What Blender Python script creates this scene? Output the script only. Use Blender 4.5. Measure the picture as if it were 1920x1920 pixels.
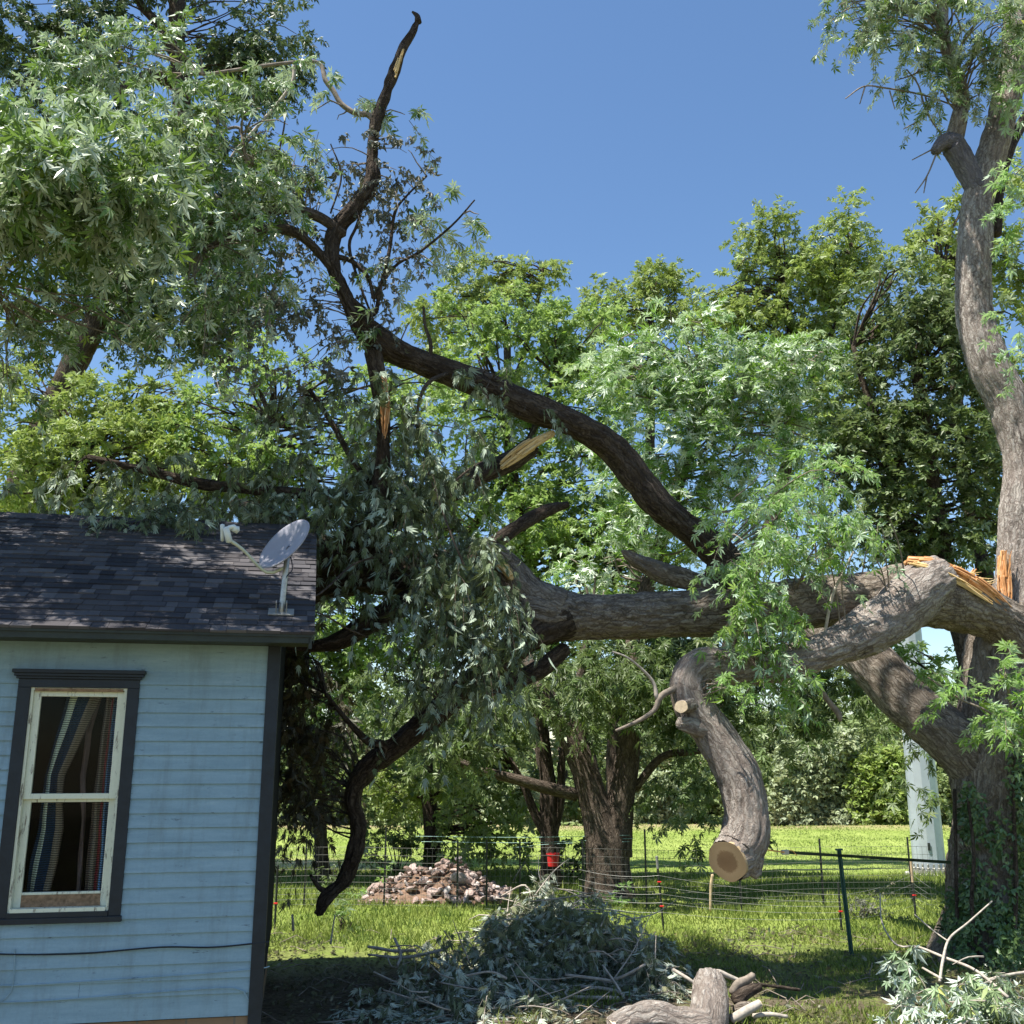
import bpy, math, random
import numpy as np
from mathutils import Vector, Matrix

for o in list(bpy.data.objects):
    bpy.data.objects.remove(o)
rng = np.random.default_rng(7)
random.seed(7)
SC = bpy.context.scene
COL = SC.collection
PI = math.pi

# ------------------------------------------------------------------ camera
EYE = 2.3
PITCH = math.radians(13.6)
F = 1920.0
cam_d = bpy.data.cameras.new('camera')
cam_d.sensor_width = 36.0
cam_d.lens = 36.0
cam_d.clip_end = 2000
cam = bpy.data.objects.new('camera', cam_d)
COL.objects.link(cam)
cam.location = (0, 0, EYE)
cam.rotation_euler = (PI / 2 + PITCH, 0, 0)
SC.camera = cam
# ------------------------------------------------------------------ light
SUN_TO = Vector((-0.34, -0.17, 0.92)).normalized()
w = bpy.data.worlds.new("World")
SC.world = w
w.use_nodes = True
nt = w.node_tree
nt.nodes.clear()
wo = nt.nodes.new('ShaderNodeOutputWorld')
bg = nt.nodes.new('ShaderNodeBackground')
sky = nt.nodes.new('ShaderNodeTexSky')
sky.sky_type = 'NISHITA'
sky.sun_disc = False
sky.sun_elevation = math.asin(SUN_TO.z)
sky.sun_rotation = math.atan2(SUN_TO.x, SUN_TO.y)
sky.altitude = 0
sky.air_density = 1.0
sky.dust_density = 0.3
sky.ozone_density = 1.3
bg.inputs['Strength'].default_value = 0.09
hs = nt.nodes.new('ShaderNodeHueSaturation')
hs.inputs['Saturation'].default_value = 1.13
nt.links.new(sky.outputs[0], hs.inputs['Color'])
nt.links.new(hs.outputs[0], bg.inputs['Color'])
nt.links.new(bg.outputs[0], wo.inputs[0])
sl = bpy.data.lights.new('sun', 'SUN')
sl.energy = 5.0
sl.angle = math.radians(0.5)
sl.color = (1.0, 0.95, 0.87)
sun = bpy.data.objects.new('sun', sl)
COL.objects.link(sun)
sun.rotation_euler = SUN_TO.to_track_quat('Z', 'Y').to_euler()
sun.location = (-10, -10, 30)
SC.view_settings.view_transform = 'Standard'
SC.view_settings.look = 'None'
SC.view_settings.gamma = 1.0
SC.view_settings.exposure = 1.1
SC.render.engine = 'CYCLES'
SC.cycles.max_bounces = 5
SC.cycles.diffuse_bounces = 2
SC.cycles.transmission_bounces = 5
SC.cycles.transparent_max_bounces = 8
SC.cycles.caustics_reflective = False
SC.cycles.caustics_refractive = False


# ------------------------------------------------------------------ helpers
def ray(px, py):
    vx, vy = (px - 960) / F, (960 - py) / F
    return np.array([vx, math.cos(PITCH) - vy * math.sin(PITCH), math.sin(PITCH) + vy * math.cos(PITCH)])


def P(px, py, Y):
    d = ray(px, py)
    return d * (Y / d[1]) + np.array([0, 0, EYE])


def PR(px, py, r, Y):
    d = ray(px, py)
    return P(px, py, Y), r * (Y / d[1]) / F


def hit(px, py, p0, n):
    d = ray(px, py)
    e = np.array([0, 0, EYE])
    t = np.dot(np.asarray(p0) - e, n) / np.dot(d, n)
    return e + d * t


def _h(i, j, k):
    v = (i * 374761393 + j * 668265263 + k * 2147483647 + 1274126177) & 0x7fffffff
    v = ((v ^ (v >> 13)) * 1274126177) & 0x7fffffff
    return ((v ^ (v >> 16)) & 0xffff) / 65535.0


def vnoise(p):
    p = np.asarray(p, float)
    i = np.floor(p).astype(np.int64)
    f = p - i
    f = f * f * (3 - 2 * f)
    r = 0
    for a in (0, 1):
        for b in (0, 1):
            for c in (0, 1):
                wgt = (f[:, 0] if a else 1 - f[:, 0]) * (f[:, 1] if b else 1 - f[:, 1]) * (f[:, 2] if c else 1 - f[:, 2])
                r = r + wgt * _h(i[:, 0] + a, i[:, 1] + b, i[:, 2] + c)
    return r


def gz(x, y):
    x = np.asarray(x, float)
    y = np.asarray(y, float)
    d = np.sqrt(x * x * .3 + y * y)
    z = np.interp(d, [0, 20, 28, 35, 46, 52, 70, 400], [0, 0, -.3, -.52, -.42, -.9, -1.6, -2.0])
    n = vnoise(np.stack([x.ravel() * .35, y.ravel() * .35, 0 * x.ravel()], 1)).reshape(x.shape) - .5
    n2 = vnoise(np.stack([x.ravel() * 1.7, y.ravel() * 1.7, 3 + 0 * x.ravel()], 1)).reshape(x.shape) - .5
    return z + n * .12 + n2 * .03


def G(px, py):
    d = ray(px, py)
    t = 8.0
    for _ in range(4000):
        p = d * t + np.array([0, 0, EYE])
        if p[2] <= float(gz(np.array([p[0]]), np.array([p[1]]))[0]):
            return p
        t += .02
    return p


def gzs(x, y):
    return float(gz(np.array([x]), np.array([y]))[0])


def setp(o, label=None, cat=None, group=None, kind=None):
    if label: o['label'] = label
    if cat: o['category'] = cat
    if group: o['group'] = group
    if kind: o['kind'] = kind
    return o


def empty(name, loc, label, cat, group=None, rz=0):
    o = bpy.data.objects.new(name, None)
    o.empty_display_size = .2
    COL.objects.link(o)
    o.location = tuple(loc)
    o.rotation_euler = (0, 0, rz)
    bpy.context.view_layer.update()
    return setp(o, label, cat, group)


class MB:
    """collects geometry (world coordinates unless the parent is given at build)"""
    def __init__(s):
        s.V, s.Fc, s.n, s.BC = [], [], 0, []

    def add(s, V, faces, bc=None):
        V = np.asarray(V, float)
        s.V.append(V)
        s.BC.append(V if bc is None else np.asarray(bc, float))
        faces = np.asarray(faces, dtype=np.int64)
        if len(faces): s.Fc.append(faces + s.n)
        s.n += len(V)

    def box(s, c, size, R=None):
        c = np.asarray(c, float)
        h = np.asarray(size, float) / 2
        q = np.array([[x, y, z] for x in (-1, 1) for y in (-1, 1) for z in (-1, 1)], float) * h
        if R is not None: q = q @ np.asarray(R).T
        s.add(q + c, [[0, 1, 3, 2], [4, 6, 7, 5], [0, 4, 5, 1], [2, 3, 7, 6], [0, 2, 6, 4], [1, 5, 7, 3]])

    def build(s, name, mat, parent=None, local=False, smooth=False, bevel=0):
        V = np.concatenate(s.V)
        BC = np.concatenate(s.BC)
        if parent is not None and not local:
            M = np.array(parent.matrix_world.inverted())
            V = V @ M[:3, :3].T + M[:3, 3]
        me = bpy.data.meshes.new(name)
        me.vertices.add(len(V))
        me.vertices.foreach_set('co', V.astype(np.float32).ravel())
        loops = [f.ravel() for f in s.Fc]
        cnt = np.concatenate([np.full(len(f), f.shape[1]) for f in s.Fc])
        lp = np.concatenate(loops)
        me.loops.add(len(lp))
        me.loops.foreach_set('vertex_index', lp.astype(np.int32))
        me.polygons.add(len(cnt))
        me.polygons.foreach_set('loop_start', np.concatenate([[0], np.cumsum(cnt)[:-1]]).astype(np.int32))
        me.polygons.foreach_set('loop_total', cnt.astype(np.int32))
        me.update(calc_edges=True)
        at = me.attributes.new('bc', 'FLOAT_VECTOR', 'POINT')
        at.data.foreach_set('vector', BC.astype(np.float32).ravel())
        me.validate()
        me.polygons.foreach_set('use_smooth', np.full(len(me.polygons), bool(smooth)))
        me.materials.append(mat)
        o = bpy.data.objects.new(name, me)
        COL.objects.link(o)
        if parent is not None: o.parent = parent
        if bevel:
            b = o.modifiers.new('bevel', 'BEVEL')
            b.width = bevel
            b.segments = 2
        return o


def catmull(pts, rad, step):
    pts = np.asarray(pts, float)
    rad = np.asarray(rad, float)
    P4 = np.column_stack([pts, rad])
    P4 = np.vstack([2 * P4[0] - P4[1], P4, 2 * P4[-1] - P4[-2]])
    out = []
    for i in range(1, len(P4) - 2):
        L = np.linalg.norm(P4[i + 1][:3] - P4[i][:3])
        n = max(1, int(round(L / step)))
        t = np.linspace(0, 1, n, endpoint=False)[:, None]
        a, b, c, d = P4[i - 1], P4[i], P4[i + 1], P4[i + 2]
        out.append(.5 * ((2 * b) + (-a + c) * t + (2 * a - 5 * b + 4 * c - d) * t ** 2 + (-a + 3 * b - 3 * c + d) * t ** 3))
    out.append(P4[-2][None])
    o = np.concatenate(out)
    o[:, 3] = np.maximum(o[:, 3], min(rad) * .8)
    return o[:, :3], o[:, 3]


def tube(mb, pts, rad, segs=12, step=.1, bark=0.0, knob=0.0, cap=(True, True), seed=0, flat=(False, False), raw=False):
    if raw: C, R = np.asarray(pts, float), np.asarray(rad, float)
    else: C, R = catmull(pts, rad, step)
    n = len(C)
    T = np.gradient(C, axis=0)
    T /= np.linalg.norm(T, axis=1)[:, None] + 1e-9
    U = np.zeros_like(T)
    u = np.cross(T[0], [0, 0, 1.0])
    if np.linalg.norm(u) < .1: u = np.cross(T[0], [1.0, 0, 0])
    for i in range(n):
        u = u - T[i] * np.dot(u, T[i])
        u /= np.linalg.norm(u) + 1e-9
        U[i] = u
    W = np.cross(T, U)
    s = np.concatenate([[0], np.cumsum(np.linalg.norm(np.diff(C, axis=0), axis=1))])
    a = np.linspace(0, 2 * PI, segs, endpoint=False)
    ca, sa = np.cos(a), np.sin(a)
    bc = np.stack([R[:, None] * ca[None], R[:, None] * sa[None], np.repeat(s[:, None], segs, 1)], 2).reshape(-1, 3) + seed * 3.7
    rr = np.repeat(R[:, None], segs, 1).reshape(-1)
    if bark or knob:
        q = bc.copy()
        d = 0
        if bark:
            k = 20.0
            n1 = vnoise(q * [k, k, k * .16])
            n2 = vnoise(q * [k * 2.3, k * 2.3, k * .5] + 9)
            d = d + bark * (np.minimum(np.abs(n1 - .5) * 4, 1) - .6 + (n2 - .5) * .9) * 1.35
        if knob:
            n3 = vnoise(np.stack([q[:, 0] / .3 * .6, q[:, 1] / .3 * .6, q[:, 2] * 1.6], 1) + 5)
            d = d + rr * knob * (n3 - .5) * 2
        rr = rr + d
    V = (np.repeat(C, segs, 0) + np.repeat(U, segs, 0) * (rr * np.tile(ca, n))[:, None]
         + np.repeat(W, segs, 0) * (rr * np.tile(sa, n))[:, None])
    i = np.arange(n - 1)[:, None] * segs
    j = np.arange(segs)[None]
    j2 = (j + 1) % segs
    fc = np.stack([i + j, i + j2, i + segs + j2, i + segs + j], 2).reshape(-1, 4)
    base = mb.n
    mb.add(V, fc, bc)
    for e in (0, 1):
        if not cap[e]: continue
        r0 = (n - 1) * segs if e else 0
        sg = 1 if e else -1
        off = 0 if flat[e] else R[-1 if e else 0] * .5
        cV = C[-1 if e else 0] + T[-1 if e else 0] * sg * off
        k = mb.n
        mb.add([cV], [], [bc[r0]])
        jj = np.arange(segs)
        a1, a2 = base + r0 + jj, base + r0 + (jj + 1) % segs
        tri = np.stack([a1, a2, np.full(segs, k)], 1) if e else np.stack([a2, a1, np.full(segs, k)], 1)
        mb.Fc.append(tri)
    return C, R


# ------------------------------------------------------------------ materials
def newmat(name):
    m = bpy.data.materials.new(name)
    m.use_nodes = True
    n = m.node_tree
    n.nodes.clear()
    out = n.nodes.new('ShaderNodeOutputMaterial')
    return m, n, out


def N(nt, typ, **kw):
    nd = nt.nodes.new('ShaderNode' + typ)
    for k, v in kw.items():
        if k.startswith('i_'):
            nd.inputs[k[2:].replace('_', ' ')].default_value = v
        else:
            setattr(nd, k, v)
    return nd


def ramp(nt, fac, stops):
    r = nt.nodes.new('ShaderNodeValToRGB')
    els = r.color_ramp.elements
    while len(els) < len(stops): els.new(.5)
    for e, (p, c) in zip(els, stops):
        e.position = p
        e.color = (*c, 1)
    nt.links.new(fac, r.inputs[0])
    return r.outputs[0]


def mix(nt, fac, a, b, mode='MIX'):
    m = nt.nodes.new('ShaderNodeMix')
    m.data_type = 'RGBA'
    m.blend_type = mode
    for s, v in ((m.inputs[0], fac), (m.inputs[6], a), (m.inputs[7], b)):
        if hasattr(v, 'links'): nt.links.new(v, s)
        elif isinstance(v, (int, float)): s.default_value = v
        else: s.default_value = (*v, 1)
    return m.outputs[2]


def noise(nt, vec, scale, detail=4, rough=.6):
    n = N(nt, 'TexNoise')
    n.inputs['Scale'].default_value = scale
    n.inputs['Detail'].default_value = detail
    n.inputs['Roughness'].default_value = rough
    if vec is not None: nt.links.new(vec, n.inputs['Vector'])
    return n.outputs[0]


def mapv(nt, vec, sc, loc=(0, 0, 0)):
    m = N(nt, 'Mapping')
    m.inputs['Scale'].default_value = sc
    m.inputs['Location'].default_value = loc
    nt.links.new(vec, m.inputs['Vector'])
    return m.outputs[0]


def bsdf(nt, out, color, rough=.8, spec=.3, metal=0, bump=None, bstr=.3, bdist=.01):
    b = nt.nodes.new('ShaderNodeBsdfPrincipled')
    if hasattr(color, 'links'): nt.links.new(color, b.inputs['Base Color'])
    else: b.inputs['Base Color'].default_value = (*color, 1)
    if hasattr(rough, 'links'): nt.links.new(rough, b.inputs['Roughness'])
    else: b.inputs['Roughness'].default_value = rough
    b.inputs['Specular IOR Level'].default_value = spec
    b.inputs['Metallic'].default_value = metal
    if bump is not None:
        bp = N(nt, 'Bump')
        bp.inputs['Strength'].default_value = bstr
        bp.inputs['Distance'].default_value = bdist
        nt.links.new(bump, bp.inputs['Height'])
        nt.links.new(bp.outputs[0], b.inputs['Normal'])
    if out is not None: nt.links.new(b.outputs[0], out.inputs[0])
    return b


def bark_mat(name, dark, mid, light, scale=20, moss=None):
    m, n, out = newmat(name)
    at = N(n, 'Attribute', attribute_name='bc').outputs['Vector']
    nz = N(n, 'TexNoise')
    nz.inputs['Scale'].default_value = 9
    nz.inputs['Detail'].default_value = 4
    n.links.new(at, nz.inputs['Vector'])
    wv = N(n, 'VectorMath', operation='MULTIPLY_ADD')
    n.links.new(nz.outputs['Color'], wv.inputs[0])
    wv.inputs[1].default_value = (.11, .11, .55)
    n.links.new(at, wv.inputs[2])
    v1 = mapv(n, wv.outputs[0], (1, 1, .17))
    vo = N(n, 'TexVoronoi', feature='DISTANCE_TO_EDGE')
    vo.inputs['Scale'].default_value = scale
    n.links.new(v1, vo.inputs['Vector'])
    crack = ramp(n, vo.outputs['Distance'], [(.02, (0, 0, 0)), (.22, (1, 1, 1))])
    st = noise(n, v1, scale * 1.5, 8, .78)
    st2 = noise(n, mapv(n, at, (1, 1, .4), (3, 1, 2)), scale * .45, 6, .7)
    streak = ramp(n, st, [(.36, (0, 0, 0)), (.66, (1, 1, 1))])
    h = mix(n, .62, mix(n, .8, (.8, .8, .8), streak), crack, 'MULTIPLY')
    h = mix(n, .18, h, ramp(n, st2, [(.35, (0, 0, 0)), (.65, (1, 1, 1))]))
    f2 = noise(n, at, 2.2, 3)
    c = ramp(n, h, [(.06, dark), (.3, mid), (.7, light)])
    c = mix(n, ramp(n, f2, [(.4, (0, 0, 0)), (.7, (.8, .8, .8))]), c, mix(n, .55, c, moss or mid))
    bsdf(n, out, c, .9, .12, bump=h, bstr=1.0, bdist=.035)
    return m


def leaf_mat(name, top, under, var=.35, trans=.3, tcol=None, dry=None, rough=.5, spec=.4):
    m, n, out = newmat(name)
    g = N(n, 'NewGeometry')
    rnd = g.outputs['Random Per Island']
    obj = N(n, 'TexCoord').outputs['Object']
    nz = noise(n, obj, .9, 2)
    t2 = tuple(x * (1 + var) for x in top)
    t1 = tuple(x * (1 - var) for x in top)
    c = ramp(n, rnd, [(0, t1), (.5, top), (.93, t2), (1, dry or t2)])
    c = mix(n, ramp(n, nz, [(.35, (0, 0, 0)), (.65, (1, 1, 1))]), c, mix(n, .6, c, (top[0] * 1.35, top[1] * 1.2, top[2] * .9)))
    u = ramp(n, rnd, [(0, tuple(x * .8 for x in under)), (1, tuple(min(1, x * 1.15) for x in under))])
    c = mix(n, g.outputs['Backfacing'], c, u)
    b = bsdf(n, None, c, rough, spec)
    tr = N(n, 'BsdfTranslucent')
    n.links.new(mix(n, .5, c, tcol or (top[0] * 2.6, top[1] * 2.4, top[2] * 1.2)), tr.inputs['Color'])
    ms = N(n, 'MixShader')
    ms.inputs[0].default_value = trans
    n.links.new(b.outputs[0], ms.inputs[1])
    n.links.new(tr.outputs[0], ms.inputs[2])
    n.links.new(ms.outputs[0], out.inputs[0])
    return m


def plain(name, color, rough=.6, spec=.4, metal=0, nscale=8, namt=.25, bump=.1, dark=None):
    m, n, out = newmat(name)
    obj = N(n, 'TexCoord').outputs['Object']
    nz = noise(n, obj, nscale, 6, .65)
    d = dark or tuple(x * (1 - namt) for x in color)
    c = ramp(n, nz, [(.3, d), (.7, tuple(min(1, x * (1 + namt * .5)) for x in color))])
    bsdf(n, out, c, rough, spec, metal, bump=nz, bstr=bump, bdist=.01)
    return m


M = {}
M['bark'] = bark_mat('bark_grey', (.014, .011, .009), (.19, .155, .12), (.55, .48, .40))
M['bark_pale'] = bark_mat('bark_pale', (.022, .018, .016), (.25, .21, .18), (.66, .60, .53), moss=(.30, .24, .2))
M['bark_dark'] = bark_mat('bark_dark', (.008, .006, .005), (.06, .045, .034), (.19, .15, .115))  # darker copy of the bark, standing for shade on the torn limb's branches
M['bark_mid'] = bark_mat('bark_mid', (.010, .008, .006), (.085, .065, .05), (.26, .21, .165))  # bark darkened in place of crown shade, as on the forked trunk
M['twig'] = plain('twig_bark', (.24, .2, .16), .85, .2, nscale=20, namt=.5)
M['twig_pale'] = plain('twig_pale', (.42, .37, .31), .85, .2, nscale=20, namt=.4)


def leafset():
    L = {}
    L['silver'] = leaf_mat('silver_maple_leaf', (.10, .175, .045), (.52, .60, .46), .6, .28, dry=(.42, .45, .07), rough=.38)
    L['silver_bright'] = leaf_mat('silver_maple_leaf_bright', (.13, .24, .06), (.68, .76, .62), .5, .33, dry=(.35, .45, .07), rough=.38)
    L['wilt'] = leaf_mat('wilted_leaf', (.095, .13, .07), (.33, .40, .30), .55, .12, rough=.65, spec=.2)
    L['curl'] = leaf_mat('curled_leaf', (.10, .11, .085), (.20, .22, .19), .35, .1, dry=(.14, .09, .05), rough=.6)
    L['pile'] = leaf_mat('pile_leaf', (.12, .15, .09), (.46, .51, .41), .65, .1, rough=.7, spec=.2, dry=(.3, .25, .15))
    L['pale'] = leaf_mat('pale_leaf', (.17, .25, .14), (.50, .58, .49), .4, .15, rough=.45, dry=(.5, .5, .12))
    L['yellowgreen'] = leaf_mat('field_tree_leaf', (.165, .24, .05), (.33, .39, .18), .6, .3, dry=(.25, .28, .06))
    L['lime'] = leaf_mat('lime_leaf', (.15, .245, .05), (.34, .44, .22), .55, .38)
    L['deep'] = leaf_mat('deep_green_leaf', (.07, .115, .028), (.26, .32, .17), .6, .25, dry=(.14, .16, .05))
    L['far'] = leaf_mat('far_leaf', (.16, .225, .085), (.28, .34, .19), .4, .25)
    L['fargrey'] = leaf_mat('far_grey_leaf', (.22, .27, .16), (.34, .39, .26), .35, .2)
    L['ivy'] = leaf_mat('ivy_leaf', (.075, .135, .05), (.25, .32, .2), .45, .1, rough=.3, dry=(.2, .28, .12))
    L['fresh'] = leaf_mat('fresh_leaf', (.15, .27, .06), (.42, .54, .38), .45, .4, dry=(.35, .42, .05))
    L['shade'] = leaf_mat('shaded_maple_leaf', (.045, .08, .025), (.14, .19, .10), .6, .2)  # maple green darkened so the crown behind the house looks shaded
    return L


L = leafset()


def mat_wood_split(name, a, b, c2):
    m, n, out = newmat(name)
    at = N(n, 'Attribute', attribute_name='bc').outputs['Vector']
    v = mapv(n, at, (30, 30, 3))
    nz = noise(n, v, 1.5, 5, .7)
    bsdf(n, out, ramp(n, nz, [(.3, a), (.5, b), (.7, c2)]), .8, .2, bump=nz, bstr=.8, bdist=.02)
    return m


M['split_orange'] = mat_wood_split('torn_wood_orange', (.16, .06, .02), (.58, .27, .10), (.82, .62, .38))
M['split_pale'] = mat_wood_split('torn_wood_pale', (.35, .2, .07), (.72, .5, .22), (.85, .7, .42))


def cut_mat():
    m, n, out = newmat('cut_wood_rings')
    at = N(n, 'Attribute', attribute_name='bc').outputs['Vector']
    wv = N(n, 'TexWave', wave_type='RINGS', rings_direction='Z')
    wv.inputs['Scale'].default_value = 13
    wv.inputs['Distortion'].default_value = 2.2
    wv.inputs['Detail'].default_value = 3
    n.links.new(at, wv.inputs['Vector'])
    ln = N(n, 'VectorMath', operation='LENGTH')
    n.links.new(at, ln.inputs[0])
    nz = noise(n, at, 9, 4)
    ad = N(n, 'Math', operation='MULTIPLY_ADD')
    n.links.new(nz, ad.inputs[0])
    ad.inputs[1].default_value = .35
    n.links.new(ln.outputs['Value'], ad.inputs[2])
    heart = ramp(n, ad.outputs[0], [(.1, (.24, .155, .085)), (.66, (.27, .18, .10)), (.78, (.46, .34, .20)), (1, (.42, .31, .18))])
    c = mix(n, .45, heart, mix(n, wv.outputs['Color'], (.3, .22, .15), (1, 1, 1)), 'MULTIPLY')
    bsdf(n, out, c, .75, .2, bump=wv.outputs['Fac'], bstr=.15, bdist=.003)
    return m


M['cut'] = cut_mat()
M['cut_pale'] = plain('fresh_cut_wood', (.78, .62, .42), .8, .2, nscale=30, namt=.3)

# ------------------------------------------------------------------ foliage
def kite(t0, ang, ln, wd, curl, wp=.5):
    ca, sa = math.cos(ang), math.sin(ang)
    def p(l, s):
        return [ca * l - sa * s, sa * l + ca * s, -curl * l * l - abs(s) * -.12]
    return [p(ln * wp, -wd), p(ln, 0), p(ln * wp, wd)]


def leaf_template(kind, curl):
    if kind == 'maple':
        sp = [(0, 1, .13), (.72, .78, .11), (-.72, .78, .11), (1.55, .45, .08), (-1.55, .45, .08)]
    elif kind == 'wilt':
        sp = [(0, 1, .085), (.3, .8, .06), (-.3, .8, .06), (.7, .45, .05), (-.7, .45, .05)]
    elif kind == 'mid':
        sp = [(0, 1, .2), (.95, .7, .17), (-.95, .7, .17)]
    elif kind == 'curl':
        sp = [(0, .7, .2), (1.2, .5, .2), (-1.2, .5, .2)]
    else:
        sp = [(.35, 1, .26), (-.7, .85, .24)]
    V = [[0, 0, 0]]
    Fs = []
    for (a, l, wd) in sp:
        k = len(V)
        V += kite(0, a, l, wd, curl)
        Fs.append([0, k, k + 1, k + 2])
    V = np.array(V)
    V[:, 0] += .12
    return V, np.array(Fs)


def norm(a):
    return a / (np.linalg.norm(a, axis=-1, keepdims=True) + 1e-9)


def add_leaves(mb, Pn, A, Nn, S, kind):
    A = norm(A)
    Nn = norm(Nn - A * np.sum(Nn * A, 1, keepdims=True))
    B = np.cross(Nn, A)
    curls = {'maple': (.1, .35, .6), 'wilt': (.3, .6, 1.0), 'mid': (.1, .4), 'curl': (1.0, 1.6)}.get(kind, (.15, .4))
    grp = rng.integers(0, len(curls), len(Pn))
    for g, cu in enumerate(curls):
        idx = np.where(grp == g)[0]
        if not len(idx): continue
        T, Fs = leaf_template(kind, cu)
        s = S[idx][:, None, None]
        V = Pn[idx][:, None] + s * (T[None, :, 0:1] * A[idx][:, None] + T[None, :, 1:2] * B[idx][:, None] + T[None, :, 2:3] * Nn[idx][:, None])
        n, k = len(idx), len(T)
        fc = (Fs[None] + (np.arange(n) * k)[:, None, None]).reshape(-1, 4)
        mb.add(V.reshape(-1, 3), fc)


LEAFAREA = {'maple': .33, 'wilt': .17, 'mid': .42, 'curl': .25, 'far': .5}


FLIP = [0.0]


def sprays(mb, O, D, Ln, k, size, kind, droop, upn=1.0, twig_mb=None, twig_r=.004, hang=.2):
    """O (n,3) spray origins, D directions, Ln lengths, k leaves each"""
    n = len(O)
    D = norm(D)
    t = np.linspace(.12, 1, k)[None, :, None]
    dn = np.array([0, 0, -1.0])
    C = O[:, None] + D[:, None] * Ln[:, None, None] * t + dn * (droop * Ln[:, None, None] * t ** 2)
    side = norm(np.cross(D, [0, 0, 1.0]) + rng.normal(0, .05, (n, 3)))
    sg = np.where(np.arange(k) % 2, 1, -1)[None, :, None]
    tang = norm(D[:, None] + dn * 2 * droop * t)
    A = tang * .6 + side[:, None] * sg * .9 + rng.normal(0, .5, (n, k, 3)) + dn * hang
    Nn = np.array([0, 0, upn]) + rng.normal(0, .6, (n, k, 3)) + tang * .25
    if FLIP[0]: Nn = Nn * np.where(rng.uniform(size=(n, 1, 1)) * .6 + rng.uniform(size=(n, k, 1)) * .4 < FLIP[0], -1, 1)
    S = size * rng.uniform(.45, 1.3, (n, k))
    C = C + rng.normal(0, .02, C.shape)
    add_leaves(mb, C.reshape(-1, 3), A.reshape(-1, 3), Nn.reshape(-1, 3), S.reshape(-1), kind)
    if twig_mb is not None:
        tt = np.array([0, .5, 1.0])
        for j in range(n):
            pts = O[j] + D[j] * Ln[j] * tt[:, None] + dn * (droop * Ln[j] * tt[:, None] ** 2)
            tube(twig_mb, pts, [twig_r, twig_r * .8, twig_r * .5], 3, 1, raw=True, cap=(False, False))


def pxblob(b, depth0=None):
    px, py, rx, ry, Y = b[:5]
    rd = b[5] if len(b) > 5 and b[5] else None
    c, a = PR(px, py, rx, Y)
    _, h = PR(px, py, ry, Y)
    if rd is None: rd = min(a, h) * .9
    return c, np.array([a, rd, h])


def crown(blobs, kind, size, k=12, lai=2.4, ln=.5, droop=.4, hang=.2, sub=7, subr=.36, upn=1.0, twigs=None, name_mb=None, shell=.45, outw=1.0, flip=0.0, zs=.6):
    FLIP[0] = flip
    mb = name_mb or MB()
    cen = []
    for b in blobs:
        c, R = pxblob(b)
        l2 = lai * (b[6] if len(b) > 6 else 1)
        area = PI * R[0] * R[2]
        ns = max(3, int(l2 * area / (k * LEAFAREA[kind] * size * size)))
        m = max(3, int(sub * (b[7] if len(b) > 7 else 1)))
        d = norm(rng.normal(0, 1, (m, 3)))
        rad = rng.uniform(0, 1, (m, 1)) ** shell
        sc = c + d * rad * R * .8
        cen.append(sc)
        w_ = rng.integers(0, m, ns)
        d2 = norm(rng.normal(0, 1, (ns, 3)))
        r2 = rng.uniform(.15, 1, (ns, 1)) ** .5
        O = sc[w_] + d2 * r2 * R * subr
        D = norm((O - c) / R) * outw + d2 * .7 + rng.normal(0, .35, (ns, 3))
        D[:, 2] *= zs
        sprays(mb, O, D, ln * rng.uniform(.6, 1.3, ns), k, size, kind, droop, upn, twigs, hang=hang)
    return mb, np.concatenate(cen)


def connect(mb, cen, skel, r0, r1, segs=4, frac=1.0, sag=.1):
    """thin branches from the nearest skeleton point to every clump centre"""
    skel = np.asarray(skel)
    for c in cen:
        if rng.uniform() > frac: continue
        d = np.linalg.norm(skel - c, axis=1) + .8 * np.maximum(0, skel[:, 2] - c[2])
        s = skel[np.argmin(d)]
        L_ = np.linalg.norm(c - s)
        m1 = s * .6 + c * .4 + rng.normal(0, .07 * L_, 3) + [0, 0, sag * L_]
        m2 = s * .25 + c * .75 + rng.normal(0, .05 * L_, 3) + [0, 0, sag * L_]
        tube(mb, [s, m1, m2, c], [r0, r0 * .7, (r0 + r1) * .4, r1], segs, max(.15, L_ / 9), cap=(False, False))


def limb_path(lst):
    pts, rad = [], []
    for (px, py, r, Y) in lst:
        p, rr = PR(px, py, r, Y)
        pts.append(p)
        rad.append(rr)
    return np.array(pts), np.array(rad)


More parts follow.
